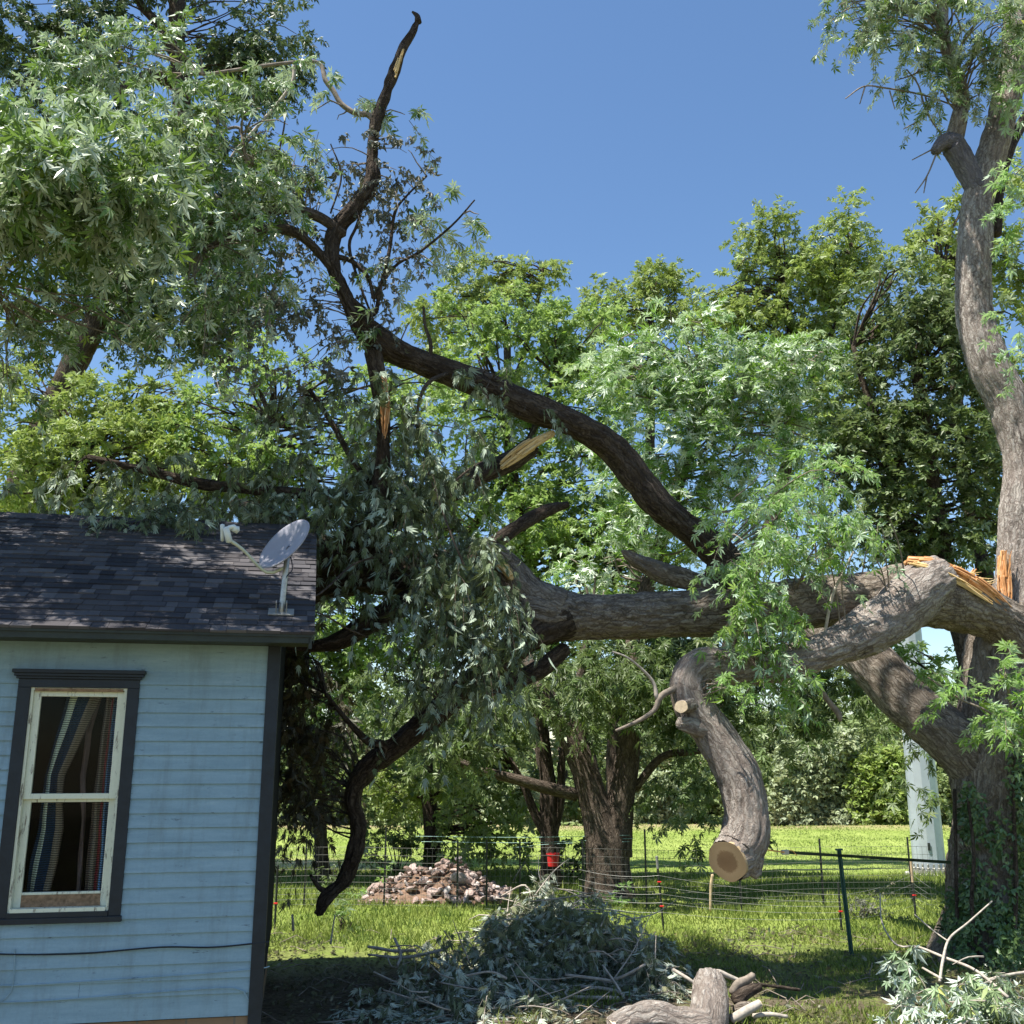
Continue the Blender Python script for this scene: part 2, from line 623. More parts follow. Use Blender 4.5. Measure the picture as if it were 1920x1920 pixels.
# ------------------------------------------------------------------ ground
def ground_mat():
    m, n, out = newmat('yard_ground')
    pos = N(n, 'NewGeometry').outputs['Position']
    big = noise(n, pos, .35, 4)
    med = noise(n, pos, 2.2, 5, .7)
    fine = noise(n, pos, 30, 5, .75)
    st = noise(n, mapv(n, pos, (1.2, .25, 1)), 1.0, 4)
    g = ramp(n, fine, [(.3, (.08, .12, .022)), (.5, (.18, .25, .045)), (.72, (.32, .38, .09))])
    g = mix(n, ramp(n, st, [(.4, (0, 0, 0)), (.65, (1, 1, 1))]), g, mix(n, .6, g, (.36, .42, .12)))
    dirt = mix(n, ramp(n, med, [(.35, (0, 0, 0)), (.6, (1, 1, 1))]), ramp(n, fine, [(.3, (.025, .018, .012)), (.7, (.14, .105, .075))]), ramp(n, fine, [(.35, (.05, .04, .025)), (.6, (.20, .165, .11))]))
    sep = N(n, 'SeparateXYZ')
    n.links.new(pos, sep.inputs[0])
    # bare worn soil by house and brush heap, its dark tone doubling as shadow
    near = N(n, 'MapRange')
    near.inputs[1].default_value = 15.0
    near.inputs[2].default_value = 10.8
    n.links.new(sep.outputs[1], near.inputs[0])
    d2 = N(n, 'VectorMath', operation='DISTANCE')
    n.links.new(mapv(n, pos, (.22, .3, 0)), d2.inputs[0])
    d2.inputs[1].default_value = (-1.4 * .22, 10.6 * .3, 0)
    worn = ramp(n, d2.outputs['Value'], [(.45, (1, 1, 1)), (.8, (0, 0, 0))])  # round dark patch at the house corner, soil plus painted shade
    nb = N(n, 'MapRange')
    nb.inputs[1].default_value = -60.0
    nb.inputs[2].default_value = -55.0
    n.links.new(sep.outputs[1], nb.inputs[0])
    nm = N(n, 'Math', operation='MULTIPLY')
    n.links.new(near.outputs[0], nm.inputs[0])
    n.links.new(nb.outputs[0], nm.inputs[1])
    mu = N(n, 'Math', operation='MULTIPLY')
    n.links.new(nm.outputs[0], mu.inputs[0])
    n.links.new(ramp(n, med, [(.34, (0, 0, 0)), (.5, (1, 1, 1))]), mu.inputs[1])
    c = mix(n, mu.outputs[0], g, dirt)
    c = mix(n, worn, c, dirt)
    # straw coloured strip on the crest of the field
    far = N(n, 'MapRange')
    far.inputs[1].default_value = 42.5
    far.inputs[2].default_value = 45.5
    n.links.new(sep.outputs[1], far.inputs[0])
    c = mix(n, far.outputs[0], c, mix(n, fine, (.2, .15, .07), (.45, .36, .22)))
    # dry grass patch beyond the left fence
    dx = N(n, 'VectorMath', operation='DISTANCE')
    n.links.new(mapv(n, pos, (.22, .2, 0), (0, 0, 0)), dx.inputs[0])
    dx.inputs[1].default_value = (-6.2 * .22, 25.5 * .2, 0)
    c = mix(n, ramp(n, dx.outputs['Value'], [(.5, (1, 1, 1)), (1.0, (0, 0, 0))]), c, mix(n, fine, (.34, .28, .12), (.58, .50, .28)))
    bsdf(n, out, c, .95, .1, bump=fine, bstr=.8, bdist=.05)
    return m


xs = np.concatenate([np.linspace(-400, -30, 20)[:-1], np.linspace(-30, -9, 22)[:-1], np.linspace(-9, 12, 120)[:-1], np.linspace(12, 40, 28)[:-1], np.linspace(40, 400, 20)])
ys = np.concatenate([np.linspace(-40, 6, 12)[:-1], np.linspace(6, 26, 120)[:-1], np.linspace(26, 80, 80)[:-1], np.linspace(80, 900, 30)])
X, Y = np.meshgrid(xs, ys)
Z = gz(X, Y)
mb = MB()
nx, ny = len(xs), len(ys)
idx = np.arange(nx * ny).reshape(ny, nx)
mb.add(np.stack([X.ravel(), Y.ravel(), Z.ravel()], 1), np.stack([idx[:-1, :-1], idx[:-1, 1:], idx[1:, 1:], idx[1:, :-1]], 2).reshape(-1, 4))
gr = mb.build('ground', ground_mat(), smooth=True)
setp(gr, 'mown grass yard and open field sloping away behind the trees', None, None, 'structure')

# grass blades (countless)
def grass_mat(name, a, b, c):
    m, n, out = newmat(name)
    g = N(n, 'NewGeometry')
    col = ramp(n, g.outputs['Random Per Island'], [(0, a), (.6, b), (1, c)])
    pn = noise(n, g.outputs['Position'], 1.3, 3)
    col = mix(n, ramp(n, pn, [(.4, (0, 0, 0)), (.6, (1, 1, 1))]), col, mix(n, .5, col, c))
    bb = bsdf(n, None, col, .6, .3)
    tr = N(n, 'BsdfTranslucent')
    n.links.new(col, tr.inputs['Color'])
    ms = N(n, 'MixShader')
    ms.inputs[0].default_value = .35
    n.links.new(bb.outputs[0], ms.inputs[1])
    n.links.new(tr.outputs[0], ms.inputs[2])
    n.links.new(ms.outputs[0], out.inputs[0])
    return m


def blades(n, x0, x1, y0, y1, h, wd, seed, bare=True):
    r = np.random.default_rng(seed)
    y = y0 + (y1 - y0) * r.uniform(0, 1, n) ** 1.3
    x = r.uniform(-1, 1, n) * (y * .56 + .5) + .0
    x = np.clip(x, x0, x1)
    if bare:
        den = vnoise(np.stack([x * 1.3, y * 1.3, x * 0], 1)) + np.clip((y - 12) / 8, -.25, .4)
        den = den - np.clip((.02 * y - x) * .8, 0, .9) * np.clip((13.4 - y) * 1.0, 0, 1)
        keep = den > r.uniform(.25, .6, n)
        x, y = x[keep], y[keep]
    n = len(x)
    z = gz(x, y)
    hh = h * r.uniform(.4, 1.3, n) * (1 + .025 * (y - y0)) * (.6 + .9 * vnoise(np.stack([x * .9, y * .9, x * 0 + 2], 1)))
    ww = wd * (1 + .06 * (y - y0))
    a = r.uniform(0, 2 * PI, n)
    lean = r.normal(0, .45, (n, 2)) * hh[:, None]
    p = np.stack([x, y, z - .01], 1)
    dx = np.stack([np.cos(a) * ww, np.sin(a) * ww, a * 0], 1)
    tip = p + np.stack([lean[:, 0], lean[:, 1], hh], 1)
    V = np.stack([p - dx, p + dx, tip], 1).reshape(-1, 3)
    mb = MB()
    mb.add(V, np.arange(3 * n).reshape(-1, 3))
    return mb


GR = grass_mat('grass_blade', (.07, .12, .02), (.15, .22, .04), (.30, .34, .08))
setp(blades(150000, -12, 14, 9, 24, .085, .008, 3).build('grass', GR), 'short green grass growing over the shaded yard', None, None, 'stuff')
setp(blades(110000, -20, 24, 21, 46, .035, .013, 4, False).build('field_grass', grass_mat('field_blade', (.17, .24, .045), (.25, .33, .075), (.40, .45, .14))),
     'pale green grass of the open field beyond the fence', None, None, 'stuff')

# ------------------------------------------------------------------ house
A = math.radians(11.5)
CORN = P(503, 1560, 8.2)
CORN = np.array([CORN[0], CORN[1], 0.0])
UX = np.array([math.cos(A), math.sin(A), 0])
VX = np.array([-math.sin(A), math.cos(A), 0])
NZ = np.array([0, 0, 1.0])
house = empty('house', CORN, 'small blue clapboard house with dark shingle roof and one tall sash window', 'house', rz=A)


def WL(px, py, v=0.0):
    p = hit(px, py, CORN + VX * v, VX) - CORN
    return np.array([p @ UX, p[2]])


def siding_mat():
    m, n, out = newmat('blue_clapboard_paint')
    obj = N(n, 'TexCoord').outputs['Object']
    st = mapv(n, obj, (1.2, 1, 9))
    nz = noise(n, st, 1.6, 6, .7)
    n2 = noise(n, mapv(n, obj, (3, 1, 14), (4, 0, 2)), 1.7, 6, .75)
    n3 = noise(n, obj, 60, 3)
    c = ramp(n, nz, [(.3, (.19, .30, .365)), (.6, (.255, .38, .45)), (.8, (.35, .47, .53))])
    chip = ramp(n, n2, [(.62, (0, 0, 0)), (.65, (1, 1, 1))])
    c = mix(n, chip, c, (.10, .155, .19))
    c = mix(n, ramp(n, noise(n, mapv(n, obj, (2, 1, 7), (9, 0, 1)), 2.4, 6, .8), [(.72, (0, 0, 0)), (.74, (1, 1, 1))]), c, (.5, .55, .55))
    c = mix(n, ramp(n, noise(n, mapv(n, obj, (5, 1, .8), (1, 0, 5)), 1.3, 5, .7), [(.5, (0, 0, 0)), (.75, (.55, .55, .55))]), c, (.13, .17, .17))
    c = mix(n, .12, c, mix(n, n3, (.05, .1, .14), (.5, .6, .65)))
    bsdf(n, out, c, .55, .35, bump=mix(n, .5, nz, n3), bstr=.25, bdist=.004)
    return m


M['siding'] = siding_mat()
M['trim'] = plain('charcoal_trim_paint', (.012, .018, .026), .5, .4, nscale=14, namt=.4, bump=.2)
M['fascia'] = plain('dark_olive_fascia_paint', (.03, .038, .028), .6, .4, nscale=9, namt=.4)


def weathered():
    m, n, out = newmat('weathered_cream_paint')
    obj = N(n, 'TexCoord').outputs['Object']
    a = noise(n, mapv(n, obj, (25, 10, 4)), 1.5, 6, .75)
    b = noise(n, obj, 40, 4)
    c = mix(n, b, (.62, .64, .50), (.78, .78, .62))
    c = mix(n, ramp(n, a, [(.56, (0, 0, 0)), (.62, (1, 1, 1))]), c, (.22, .19, .14))
    bsdf(n, out, c, .7, .3, bump=a, bstr=.5, bdist=.004)
    return m


M['cream'] = weathered()
M['barewood'] = plain('bare_brown_wood', (.30, .19, .11), .8, .2, nscale=25, namt=.6, bump=.4)
uL, uR = WL(12, 1500)[0], WL(245, 1500)[0]            # outer casing
oL, oR = WL(37, 1500)[0], WL(222, 1500)[0]            # opening
zT, zB = WL(150, 1290)[1], WL(120, 1712)[1]           # opening top and bottom
zCapT, zCapB = WL(150, 1258)[1], WL(150, 1274)[1]
zBot = WL(120, 1727)[1]
zMeet = WL(140, 1495)[1]
ULEFT = -6.6
zF = WL(470, 1890)[1]                                  # foundation top
zTopS = WL(480, 1262)[1]                               # first clapboard line
zFr = WL(480, 1207)[1]
print('window', oR - oL, zT - zB, 'zF', zF, 'zFr', zFr)
# eave and roof planes
OV = .42
SL = .55
pe = hit(587, 1187, CORN - VX * OV, VX) - CORN
uRoof, zE = pe @ UX, pe[2]
nroof = -SL * VX + NZ
q = hit(570, 985, CORN - VX * OV + NZ * zE, nroof) - CORN
vR = q @ VX
q2 = hit(10, 968, CORN - VX * OV + NZ * zE, nroof) - CORN
vR = (vR + q2 @ VX) / 2
print('roof', uRoof, zE, vR, q @ VX, q2 @ VX)
DEP = 2 * vR
zR = zE + SL * (vR + OV)
# walls
mb = MB()
t = .12
def lb(mb, u0, u1, v0, v1, z0, z1):
    mb.box(((u0 + u1) / 2, (v0 + v1) / 2, (z0 + z1) / 2), (u1 - u0, v1 - v0, z1 - z0))
zW = zE + .2
lb(mb, ULEFT, uL + .03, .001, t, zF - .05, zW)
lb(mb, uR - .03, -.001, .001, t, zF - .05, zW)
lb(mb, uL + .03, uR - .03, .001, t, zF - .05, zB - .02)
lb(mb, uL + .03, uR - .03, .001, t, zT + .02, zW)
lb(mb, ULEFT, ULEFT + t, t, DEP, zF - .05, zW)
lb(mb, -t, -.001, t, DEP, zF - .05, zW)
lb(mb, ULEFT + t, -t, DEP - t, DEP - .002, zF - .05, zW)
lb(mb, ULEFT + t, -t, t, DEP - t, zF - .05, zF)
# gable triangles
for u0 in (ULEFT, -t):
    V = [[u0, 0, zW], [u0, DEP, zW], [u0, vR, zR - .08], [u0 + t, 0, zW], [u0 + t, DEP, zW], [u0 + t, vR, zR - .08]]
    mb.add(V, [[0, 1, 2], [3, 5, 4]])
    mb.add(V, [[0, 3, 4, 1], [1, 4, 5, 2], [2, 5, 3, 0]])
mb.build('wall', plain('plank_room_shade', (.016, .018, .022), .9, .1), house, local=True)  # wall colour near black so the room behind the glass looks unlit
# clapboards
mb = MB()
ex = (zTopS - zF) / 23.0
def lap(u0, u1, z0, z1):
    sag = rng.normal(0, .0008)
    g_ = .006
    V = [[u0, -.025 + sag, z0 + g_], [u1, -.025, z0 + g_], [u1, -.010, z1], [u0, -.010 + sag, z1], [u0, -.002, z0 + g_], [u1, -.002, z0 + g_], [u1, -.002, z1 + .012], [u0, -.002, z1 + .012]]
    mb.add(V, [[0, 1, 2, 3], [4, 5, 1, 0], [3, 2, 6, 7]])
for i in range(23):
    z0 = zF + i * ex + rng.normal(0, .0015)
    z1 = zF + (i + 1) * ex + .004
    if i == 22: z1 = zTopS + .002
    if i == 0: z0 = zF - .05
    if z1 < zBot or z0 > zCapT: segsu = [(ULEFT, -.075)]
    else:
        segsu = [(ULEFT, uL), (uR, -.075)]
        if z0 < zBot: lap(uL, uR, z0, zBot)
        if z1 > zCapT: lap(uL - .04, uR + .04, zCapT - .004, z1)
    for (a, b) in segsu:
        if b - a > 1.5 and rng.uniform() < .6:
            c = rng.uniform(a + .6, b - .5)
            if i == 3: c = WL(143, 1800)[0]
            lap(a, c - .001, z0, z1)
            lap(c + .001, b, z0 + rng.normal(0, .001), z1)
        else: lap(a, b, z0, z1)
mb.build('clapboard', M['siding'], house, local=True)
mb = MB()
lb(mb, ULEFT, -.075, -.012, 0, zTopS, zFr + .12)
mb.build('frieze_board', M['siding'], house, local=True)
mb = MB()
lb(mb, -.075, .022, -.034, 0, zF - .18, zFr + .1)
lb(mb, 0.0, .022, 0, .1, zF - .18, zFr + .1)
mb.build('corner_board', M['trim'], house, local=True, bevel=.002)
def block_mat():
    m, n, out = newmat('foundation_block')
    obj = N(n, 'TexCoord').outputs['Object']
    br = N(n, 'TexBrick')
    br.inputs['Scale'].default_value = 1
    br.inputs['Brick Width'].default_value = .34
    br.inputs['Row Height'].default_value = .2
    br.inputs['Mortar Size'].default_value = .008
    br.inputs['Color1'].default_value = (.26, .17, .11, 1)
    br.inputs['Color2'].default_value = (.34, .25, .17, 1)
    br.inputs['Mortar'].default_value = (.2, .18, .15, 1)
    sx = N(n, 'SeparateXYZ'); cx = N(n, 'CombineXYZ')
    n.links.new(obj, sx.inputs[0]); n.links.new(sx.outputs[0], cx.inputs[0]); n.links.new(sx.outputs[2], cx.inputs[1])
    n.links.new(cx.outputs[0], br.inputs['Vector'])
    nz = noise(n, obj, 12, 5)
    bsdf(n, out, mix(n, .4, br.outputs['Color'], mix(n, nz, (.1, .08, .06), (.6, .5, .4)), 'OVERLAY'), .9, .1, bump=nz, bstr=.4, bdist=.01)
    return m
mb = MB()
lb(mb, ULEFT + .02, -.03, .0, DEP - .02, -.3, zF - .054)
mb.build('foundation', block_mat(), house, local=True)
# fascia, soffit, rake boards
mb = MB()
zFb = hit(587, 1206, CORN - VX * OV, VX)[2]
lb(mb, ULEFT - .3, uRoof - .02, -OV + .012, -OV + .04, zFb, zE - .018)
lb(mb, ULEFT - .3, uRoof - .02, -OV + .04, -.012, zFb + .012, zFb + .03)
def rake(u0, u1):
    for (v0, v1, z0, z1) in ((-OV + .012, vR, zE, zR), (2 * vR + OV - .012, vR, zE, zR)):
        V = [[u0, v0, z0 - .02], [u0, v1, z1 - .025], [u0, v1, z1 - .17], [u0, v0, z0 - .12],
             [u1, v0, z0 - .02], [u1, v1, z1 - .025], [u1, v1, z1 - .17], [u1, v0, z0 - .12]]
        mb.add(V, [[0, 1, 2, 3], [4, 7, 6, 5], [0, 4, 5, 1], [3, 2, 6, 7], [0, 3, 7, 4], [1, 5, 6, 2]])
rake(uRoof - .03, uRoof - .005)
rake(ULEFT - .3, ULEFT - .27)
mb.build('fascia', M['fascia'], house, local=True)
# roof deck and shingles
def shingle_mat():
    m, n, out = newmat('asphalt_shingle')
    g = N(n, 'NewGeometry')
    obj = N(n, 'TexCoord').outputs['Object']
    c = ramp(n, g.outputs['Random Per Island'], [(0, (.025, .025, .031)), (.4, (.045, .046, .054)), (.75, (.075, .074, .083)), (1, (.12, .113, .115))])
    nz = noise(n, obj, 160, 3, .8)
    c = mix(n, .55, c, mix(n, nz, (.2, .2, .2), (.85, .83, .8)), 'OVERLAY')
    c = mix(n, ramp(n, noise(n, obj, 1.1, 4), [(.4, (0, 0, 0)), (.7, (.4, .4, .4))]), c, (.13, .11, .1))
    bsdf(n, out, c, .9, .2, bump=nz, bstr=.6, bdist=.006)
    return m
mb = MB()
V = [[ULEFT - .3, -OV, zE - .012], [uRoof, -OV, zE - .012], [uRoof, vR, zR - .012], [ULEFT - .3, vR, zR - .012],
     [uRoof, 2 * vR + OV, zE - .012], [ULEFT - .3, 2 * vR + OV, zE - .012]]
mb.add(V, [[0, 1, 2, 3], [3, 2, 4, 5]])
V2 = [[x, y, z - .02] for x, y, z in V]
mb.add(V2, [[0, 3, 2, 1], [3, 5, 4, 2]])
mb.add(V + V2, [[0, 6, 7, 1], [1, 7, 8, 2], [2, 8, 10, 4], [4, 10, 11, 5], [5, 11, 9, 3], [3, 9, 6, 0]])
mb.build('roof_deck', M['fascia'], house, local=True)
mb = MB()
cs, sn = 1 / math.hypot(1, SL), SL / math.hypot(1, SL)
LEN = (vR + OV) / cs
ew = .118
for side in (0, 1):
    rows = int(LEN / ew) + 1
    for i in range(rows):
        w0 = i * ew
        w1 = min(w0 + ew + .03, LEN)
        if w0 > LEN - .03: break
        u = ULEFT - .3 - rng.uniform(0, .2)
        off = rng.normal(0, .003)
        while u < uRoof + .012:
            wd = rng.choice([.09, .12, .15, .19, .25])
            u1 = min(u + wd, uRoof + .014)
            th = .010 + rng.choice([0, .006])
            if u1 > ULEFT - .3 and (side == 0 or u > -4):
                def pt(uu, ww, hh):
                    y = -OV + ww * cs - hh * sn
                    z = zE + ww * sn + hh * cs
                    if side: y = 2 * vR - y
                    return [uu, y, z]
                a0 = w0 - .012 + off + rng.normal(0, .0015)
                V = [pt(u + .0015, a0, th), pt(u1 - .0015, a0, th), pt(u1 - .0015, w1, .002), pt(u + .0015, w1, .002),
                     pt(u + .0015, a0, -.008), pt(u1 - .0015, a0, -.008), pt(u1 - .0015, w1, -.008), pt(u + .0015, w1, -.008)]
                mb.add(V, [[0, 1, 2, 3], [4, 5, 1, 0], [5, 6, 2, 1], [0, 3, 7, 4]] if not side else [[3, 2, 1, 0], [0, 1, 5, 4], [1, 2, 6, 5], [4, 7, 3, 0]])
            u = u1
            if u1 >= uRoof + .013: break
# ridge caps
u = ULEFT - .3
while u < uRoof:
    V = [[u, vR - .13, zR - .13 * SL + .02], [u + .22, vR - .13, zR - .13 * SL + .012], [u + .22, vR, zR + .018], [u, vR, zR + .028], [u, vR + .13, zR - .13 * SL + .02], [u + .22, vR + .13, zR - .13 * SL + .012]]
    mb.add(V, [[0, 1, 2, 3], [3, 2, 5, 4]])
    u += .2
mb.build('shingles', shingle_mat(), house, local=True)

# window of the house
def LW(name, parts, mat, parent, bevel=0):
    mb = MB()
    for p in parts: lb(mb, *p)
    return mb.build(name, mat, parent, local=True, bevel=bevel)
win = LW('window', [(oL + .001, oL + .02, -.02, .1, zB, zT), (oR - .02, oR - .001, -.02, .1, zB, zT), (oL + .02, oR - .02, -.02, .1, zT - .02, zT - .001)], M['cream'], house)
win['label'] = 'tall peeling cream sash window with charcoal casing'
LW('casing', [(uL, oL, -.034, 0.0, zBot + .03, zT + .0), (oR, uR, -.034, 0, zBot + .03, zT), (uL, uR, -.036, 0, zT, zCapB),
              (uL - .015, uR + .015, -.055, 0, zCapB, zCapB + .018), (uL - .028, uR + .028, -.072, 0, zCapB + .018, zCapB + .04), (uL - .04, uR + .04, -.088, 0, zCapB + .04, zCapT + .004)], M['trim'], win, .003)
LW('sill', [(uL - .01, uR + .01, -.05, 0, zBot - .01, zBot + .03), (oL, oR, -.045, .05, zBot + .03, zB + .012)], M['trim'], win, .003)
LW('sill_board', [(oL + .02, oR - .02, -.04, .06, zB + .012, zB + .04)], M['cream'], win, .002)
sw = .052
gl = []
def sash(z0, z1, v0, v1, name, botmat=None, bot=.05):
    m = M['cream']
    s = LW(name, [(oL + .02, oL + .02 + sw, v0, v1, z0, z1), (oR - .02 - sw, oR - .02, v0, v1, z0, z1),
                  (oL + .02 + sw, oR - .02 - sw, v0, v1, z1 - .045, z1), (oL + .02 + sw, oR - .02 - sw, v0, v1, z0 + (.0 if botmat is None else bot), z0 + (.04 if botmat is None else bot + .018))], m, win, .003)
    if botmat: LW('bottom_rail', [(oL + .02 + sw, oR - .02 - sw, v0 + .002, v1, z0, z0 + bot)], botmat, win, .002)
    gl.append((z0 + (.03 if botmat is None else bot), z1 - .04, (v0 + v1) / 2))
    return s
sash(zMeet - .012, zT - .02, .0, .03, 'upper_sash')
sash(zB + .04, zMeet + .01, .034, .064, 'lower_sash', M['barewood'], .085)
LW('head_strip', [(oL + .03, oR - .03, -.028, -.002, zT - .028, zT - .006)], M['barewood'], win)
def glass_mat():
    m, n, out = newmat('old_window_glass')
    tr = N(n, 'BsdfTransparent'); tr.inputs[0].default_value = (.93, .96, .95, 1)
    gb = N(n, 'BsdfGlossy'); gb.inputs['Roughness'].default_value = .03
    obj = N(n, 'TexCoord').outputs['Object']
    bp = N(n, 'Bump'); bp.inputs['Strength'].default_value = .1; bp.inputs['Distance'].default_value = .02
    n.links.new(noise(n, obj, 5, 2), bp.inputs['Height'])
    fr = N(n, 'Fresnel'); fr.inputs[0].default_value = 1.3
    ms = N(n, 'MixShader')
    n.links.new(mix(n, 1.0, fr.outputs[0], (.3, .3, .3), 'MULTIPLY'), ms.inputs[0]); n.links.new(tr.outputs[0], ms.inputs[1]); n.links.new(gb.outputs[0], ms.inputs[2])
    n.links.new(ms.outputs[0], out.inputs[0])
    return m
GM = glass_mat()
for (z0, z1, v) in gl:
    LW('glass_pane', [(oL + .02 + sw - .005, oR - .02 - sw + .005, v - .002, v + .002, z0, z1)], GM, win)

# curtains inside the window
def stripe_mat(name, stops):
    m, n, out = newmat(name)
    at = N(n, 'Attribute', attribute_name='bc').outputs['Vector']
    sx = N(n, 'SeparateXYZ'); n.links.new(at, sx.inputs[0])
    r = n.nodes.new('ShaderNodeValToRGB'); r.color_ramp.interpolation = 'CONSTANT'
    els = r.color_ramp.elements
    while len(els) < len(stops): els.new(.5)
    for e, (p, c) in zip(els, stops): e.position = p; e.color = (*c, 1)
    n.links.new(sx.outputs[0], r.inputs[0])
    wv = N(n, 'TexWave', wave_type='BANDS', bands_direction='Y'); wv.inputs['Scale'].default_value = 19; wv.inputs['Distortion'].default_value = 1.5
    wv.inputs['Detail'].default_value = 2
    n.links.new(at, wv.inputs['Vector'])
    c = mix(n, wv.outputs['Fac'], mix(n, .85, r.outputs[0], (.01, .01, .01)), r.outputs[0])
    bsdf(n, out, c, .95, .1, bump=wv.outputs['Fac'], bstr=.6, bdist=.01)
    return m
def curtain(name, edges, v, mat, waves, amp):
    """edges: list of (z fraction 0 bottom..1 top, left u, right u) as fractions of the opening"""
    nz_, nu = 70, 40
    W_, H_ = oR - oL, zT - zB
    zz = np.linspace(0.02, .98, nz_)
    e = np.array(sorted(edges))
    lo = np.interp(zz, e[:, 0], e[:, 1]); hi = np.interp(zz, e[:, 0], e[:, 2])
    k = np.linspace(0, 1, nu)
    U = oL + W_ * (lo[:, None] + (hi - lo)[:, None] * k[None])
    Vv = v + amp * np.sin(k[None] * waves * 2 * PI + zz[:, None] * 2.0) + .01 * np.sin(zz[:, None] * 23 + k[None] * 5)
    Zz = zB + H_ * np.repeat(zz[:, None], nu, 1)
    i = np.arange(nz_ * nu).reshape(nz_, nu)
    mb = MB()
    V = np.stack([U.ravel(), Vv.ravel(), Zz.ravel()], 1)
    Wd = CORN + V[:, :1] * UX + V[:, 1:2] * VX + V[:, 2:3] * NZ
    mb.add(Wd, np.stack([i[:-1, :-1], i[:-1, 1:], i[1:, 1:], i[1:, :-1]], 2).reshape(-1, 4),
           np.stack([np.tile(k, nz_), Zz.ravel(), 0 * Zz.ravel()], 1))
    o = mb.build(name, mat, smooth=True)
    s = o.modifiers.new('thick', 'SOLIDIFY'); s.thickness = .004
    return o
cream_, navy, tan_, red_, blue_, brown_ = (.8, .82, .66), (.02, .05, .10), (.34, .26, .19), (.45, .07, .08), (.22, .40, .66), (.16, .11, .09)
setp(curtain('curtain', [(0, .10, .32), (.22, .12, .40), (.36, .16, .42), (.48, .17, .38), (.6, .17, .38), (.8, .25, .55), (1, .33, .72)], .16,
             stripe_mat('crochet_left', [(0, navy), (.12, cream_), (.33, navy), (.68, tan_), (.95, brown_)]), 2.0, .018),
     'crocheted curtain in cream, navy and tan stripes at the left of the window', 'curtain')
setp(curtain('curtain', [(0, .70, .93), (.3, .70, .93), (.5, .70, .9), (.8, .72, .9), (1, .74, .92)], .15,
             stripe_mat('crochet_right', [(0, brown_), (.12, tan_), (.38, red_), (.5, brown_), (.58, blue_), (.86, navy)]), 2.6, .018),
     'crocheted curtain in tan, red and light blue stripes at the right of the window', 'curtain')
setp(curtain('curtain', [(0, .58, .63), (.4, .56, .6), (.6, .5, .56), (.8, .52, .58), (1, .6, .66)], .30, plain('mauve_cloth', (.2, .13, .12), .9, .1, nscale=50), 1.0, .01),
     'narrow dusky brown curtain hanging in the middle behind the glass', 'curtain')
# cables along the wall
mb = MB()
def wallcable(pts, r, off=.03):
    q = []
    for (px, py) in pts:
        u, z = WL(px, py, -off)
        q.append([u, -off, z])
    tube(mb, q, [r] * len(q), 6, .05)
wallcable([(-60, 1782), (0, 1789), (150, 1788), (300, 1776), (400, 1776), (505, 1766)], .006)
mb.build('cable', M['trim'], house, local=True)
mb = MB()
wallcable([(-40, 1845), (25, 1848), (200, 1838), (350, 1828), (480, 1817), (505, 1812)], .004)
wallcable([(-40, 1880), (60, 1878), (200, 1868), (330, 1858), (440, 1853), (462, 1868), (470, 1890)], .004)
wallcable([(28, 1780), (26, 1830), (20, 1860), (0, 1880)], .004)
mb.build('cable', M['siding'], house, local=True)

# ------------------------------------------------------------------ satellite dish on roof
def roofhit(px, py): return hit(px, py, CORN - VX * OV + NZ * zE, nroof)
foot = roofhit(527, 1152)
dish = empty('satellite_dish', foot, 'grey satellite dish on a mast at the right end of the shingle roof', 'satellite dish')
M['dish'] = plain('dish_grey_paint', (.30, .30, .34), .45, .4, nscale=6, namt=.12)
M['arm'] = plain('arm_cream_paint', (.58, .6, .45), .5, .4, nscale=12, namt=.2)
M['metal'] = plain('galvanised_steel', (.45, .44, .40), .4, .5, .6, nscale=30, namt=.3)
fd = foot[1]
mb = MB()
tp = foot + np.array([.02, .02, .46])
tube(mb, [foot - [0, 0, .02], foot * .5 + tp * .5, tp], [.024, .024, .022], 14, .1)
mb.build('mast', M['metal'], dish, smooth=True)
mb = MB()
nr = norm(nroof)
Rm = np.stack([UX, norm(np.cross(nr, UX)), nr], 1)
mb.box(foot + nr * .02, (.2, .13, .012), Rm)
mb.box(foot + nr * .06 - UX * .04, (.008, .06, .1), Rm)
mb.box(foot + nr * .06 + UX * .04, (.008, .06, .1), Rm)
mb.build('foot', M['metal'], dish, bevel=.002)
dc, dr = PR(534, 1020, 57, fd + .03)
nd = norm(np.array([-.52, -.66, .55]))
e1 = norm(np.cross([0, 0, 1.0], nd)); e2 = np.cross(nd, e1)
mb = MB()
rr_ = np.linspace(0, 1, 14); aa = np.linspace(0, 2 * PI, 48, endpoint=False)
def dishpt(r, a, back=0): 
    return dc + e1 * (r * math.cos(a) * dr * .97) + e2 * (r * math.sin(a) * dr * 1.05) + nd * (dr * (.22 * r * r - .2) - back)
V = [dishpt(r, a) for r in rr_[1:] for a in aa]
n_ = len(aa); fc = []
for i in range(len(rr_) - 2):
    for j in range(n_): fc.append([i * n_ + j, i * n_ + (j + 1) % n_, (i + 1) * n_ + (j + 1) % n_, (i + 1) * n_ + j])
k = len(V); V.append(dishpt(0, 0))
mb.add(V, fc); mb.Fc.append(np.array([[k, (j), (j + 1) % n_] for j in range(n_)]))
o = mb.build('reflector', M['dish'], dish, smooth=True)
s = o.modifiers.new('t', 'SOLIDIFY'); s.thickness = .008; s.offset = -1
mb = MB()
tube(mb, [dishpt(1, a) for a in list(aa) + [0]], [.006] * 49, 6, .02, cap=(False, False))
mb.build('rim', M['dish'], dish, smooth=True)
mb = MB()   # worn oval mark with a few worn strokes
def dm(pts, r=.0035, seg=4):
    tube(mb, [dishpt(math.hypot(x, y), math.atan2(y, x), -.003) for x, y in pts], [r] * len(pts), seg, .01)
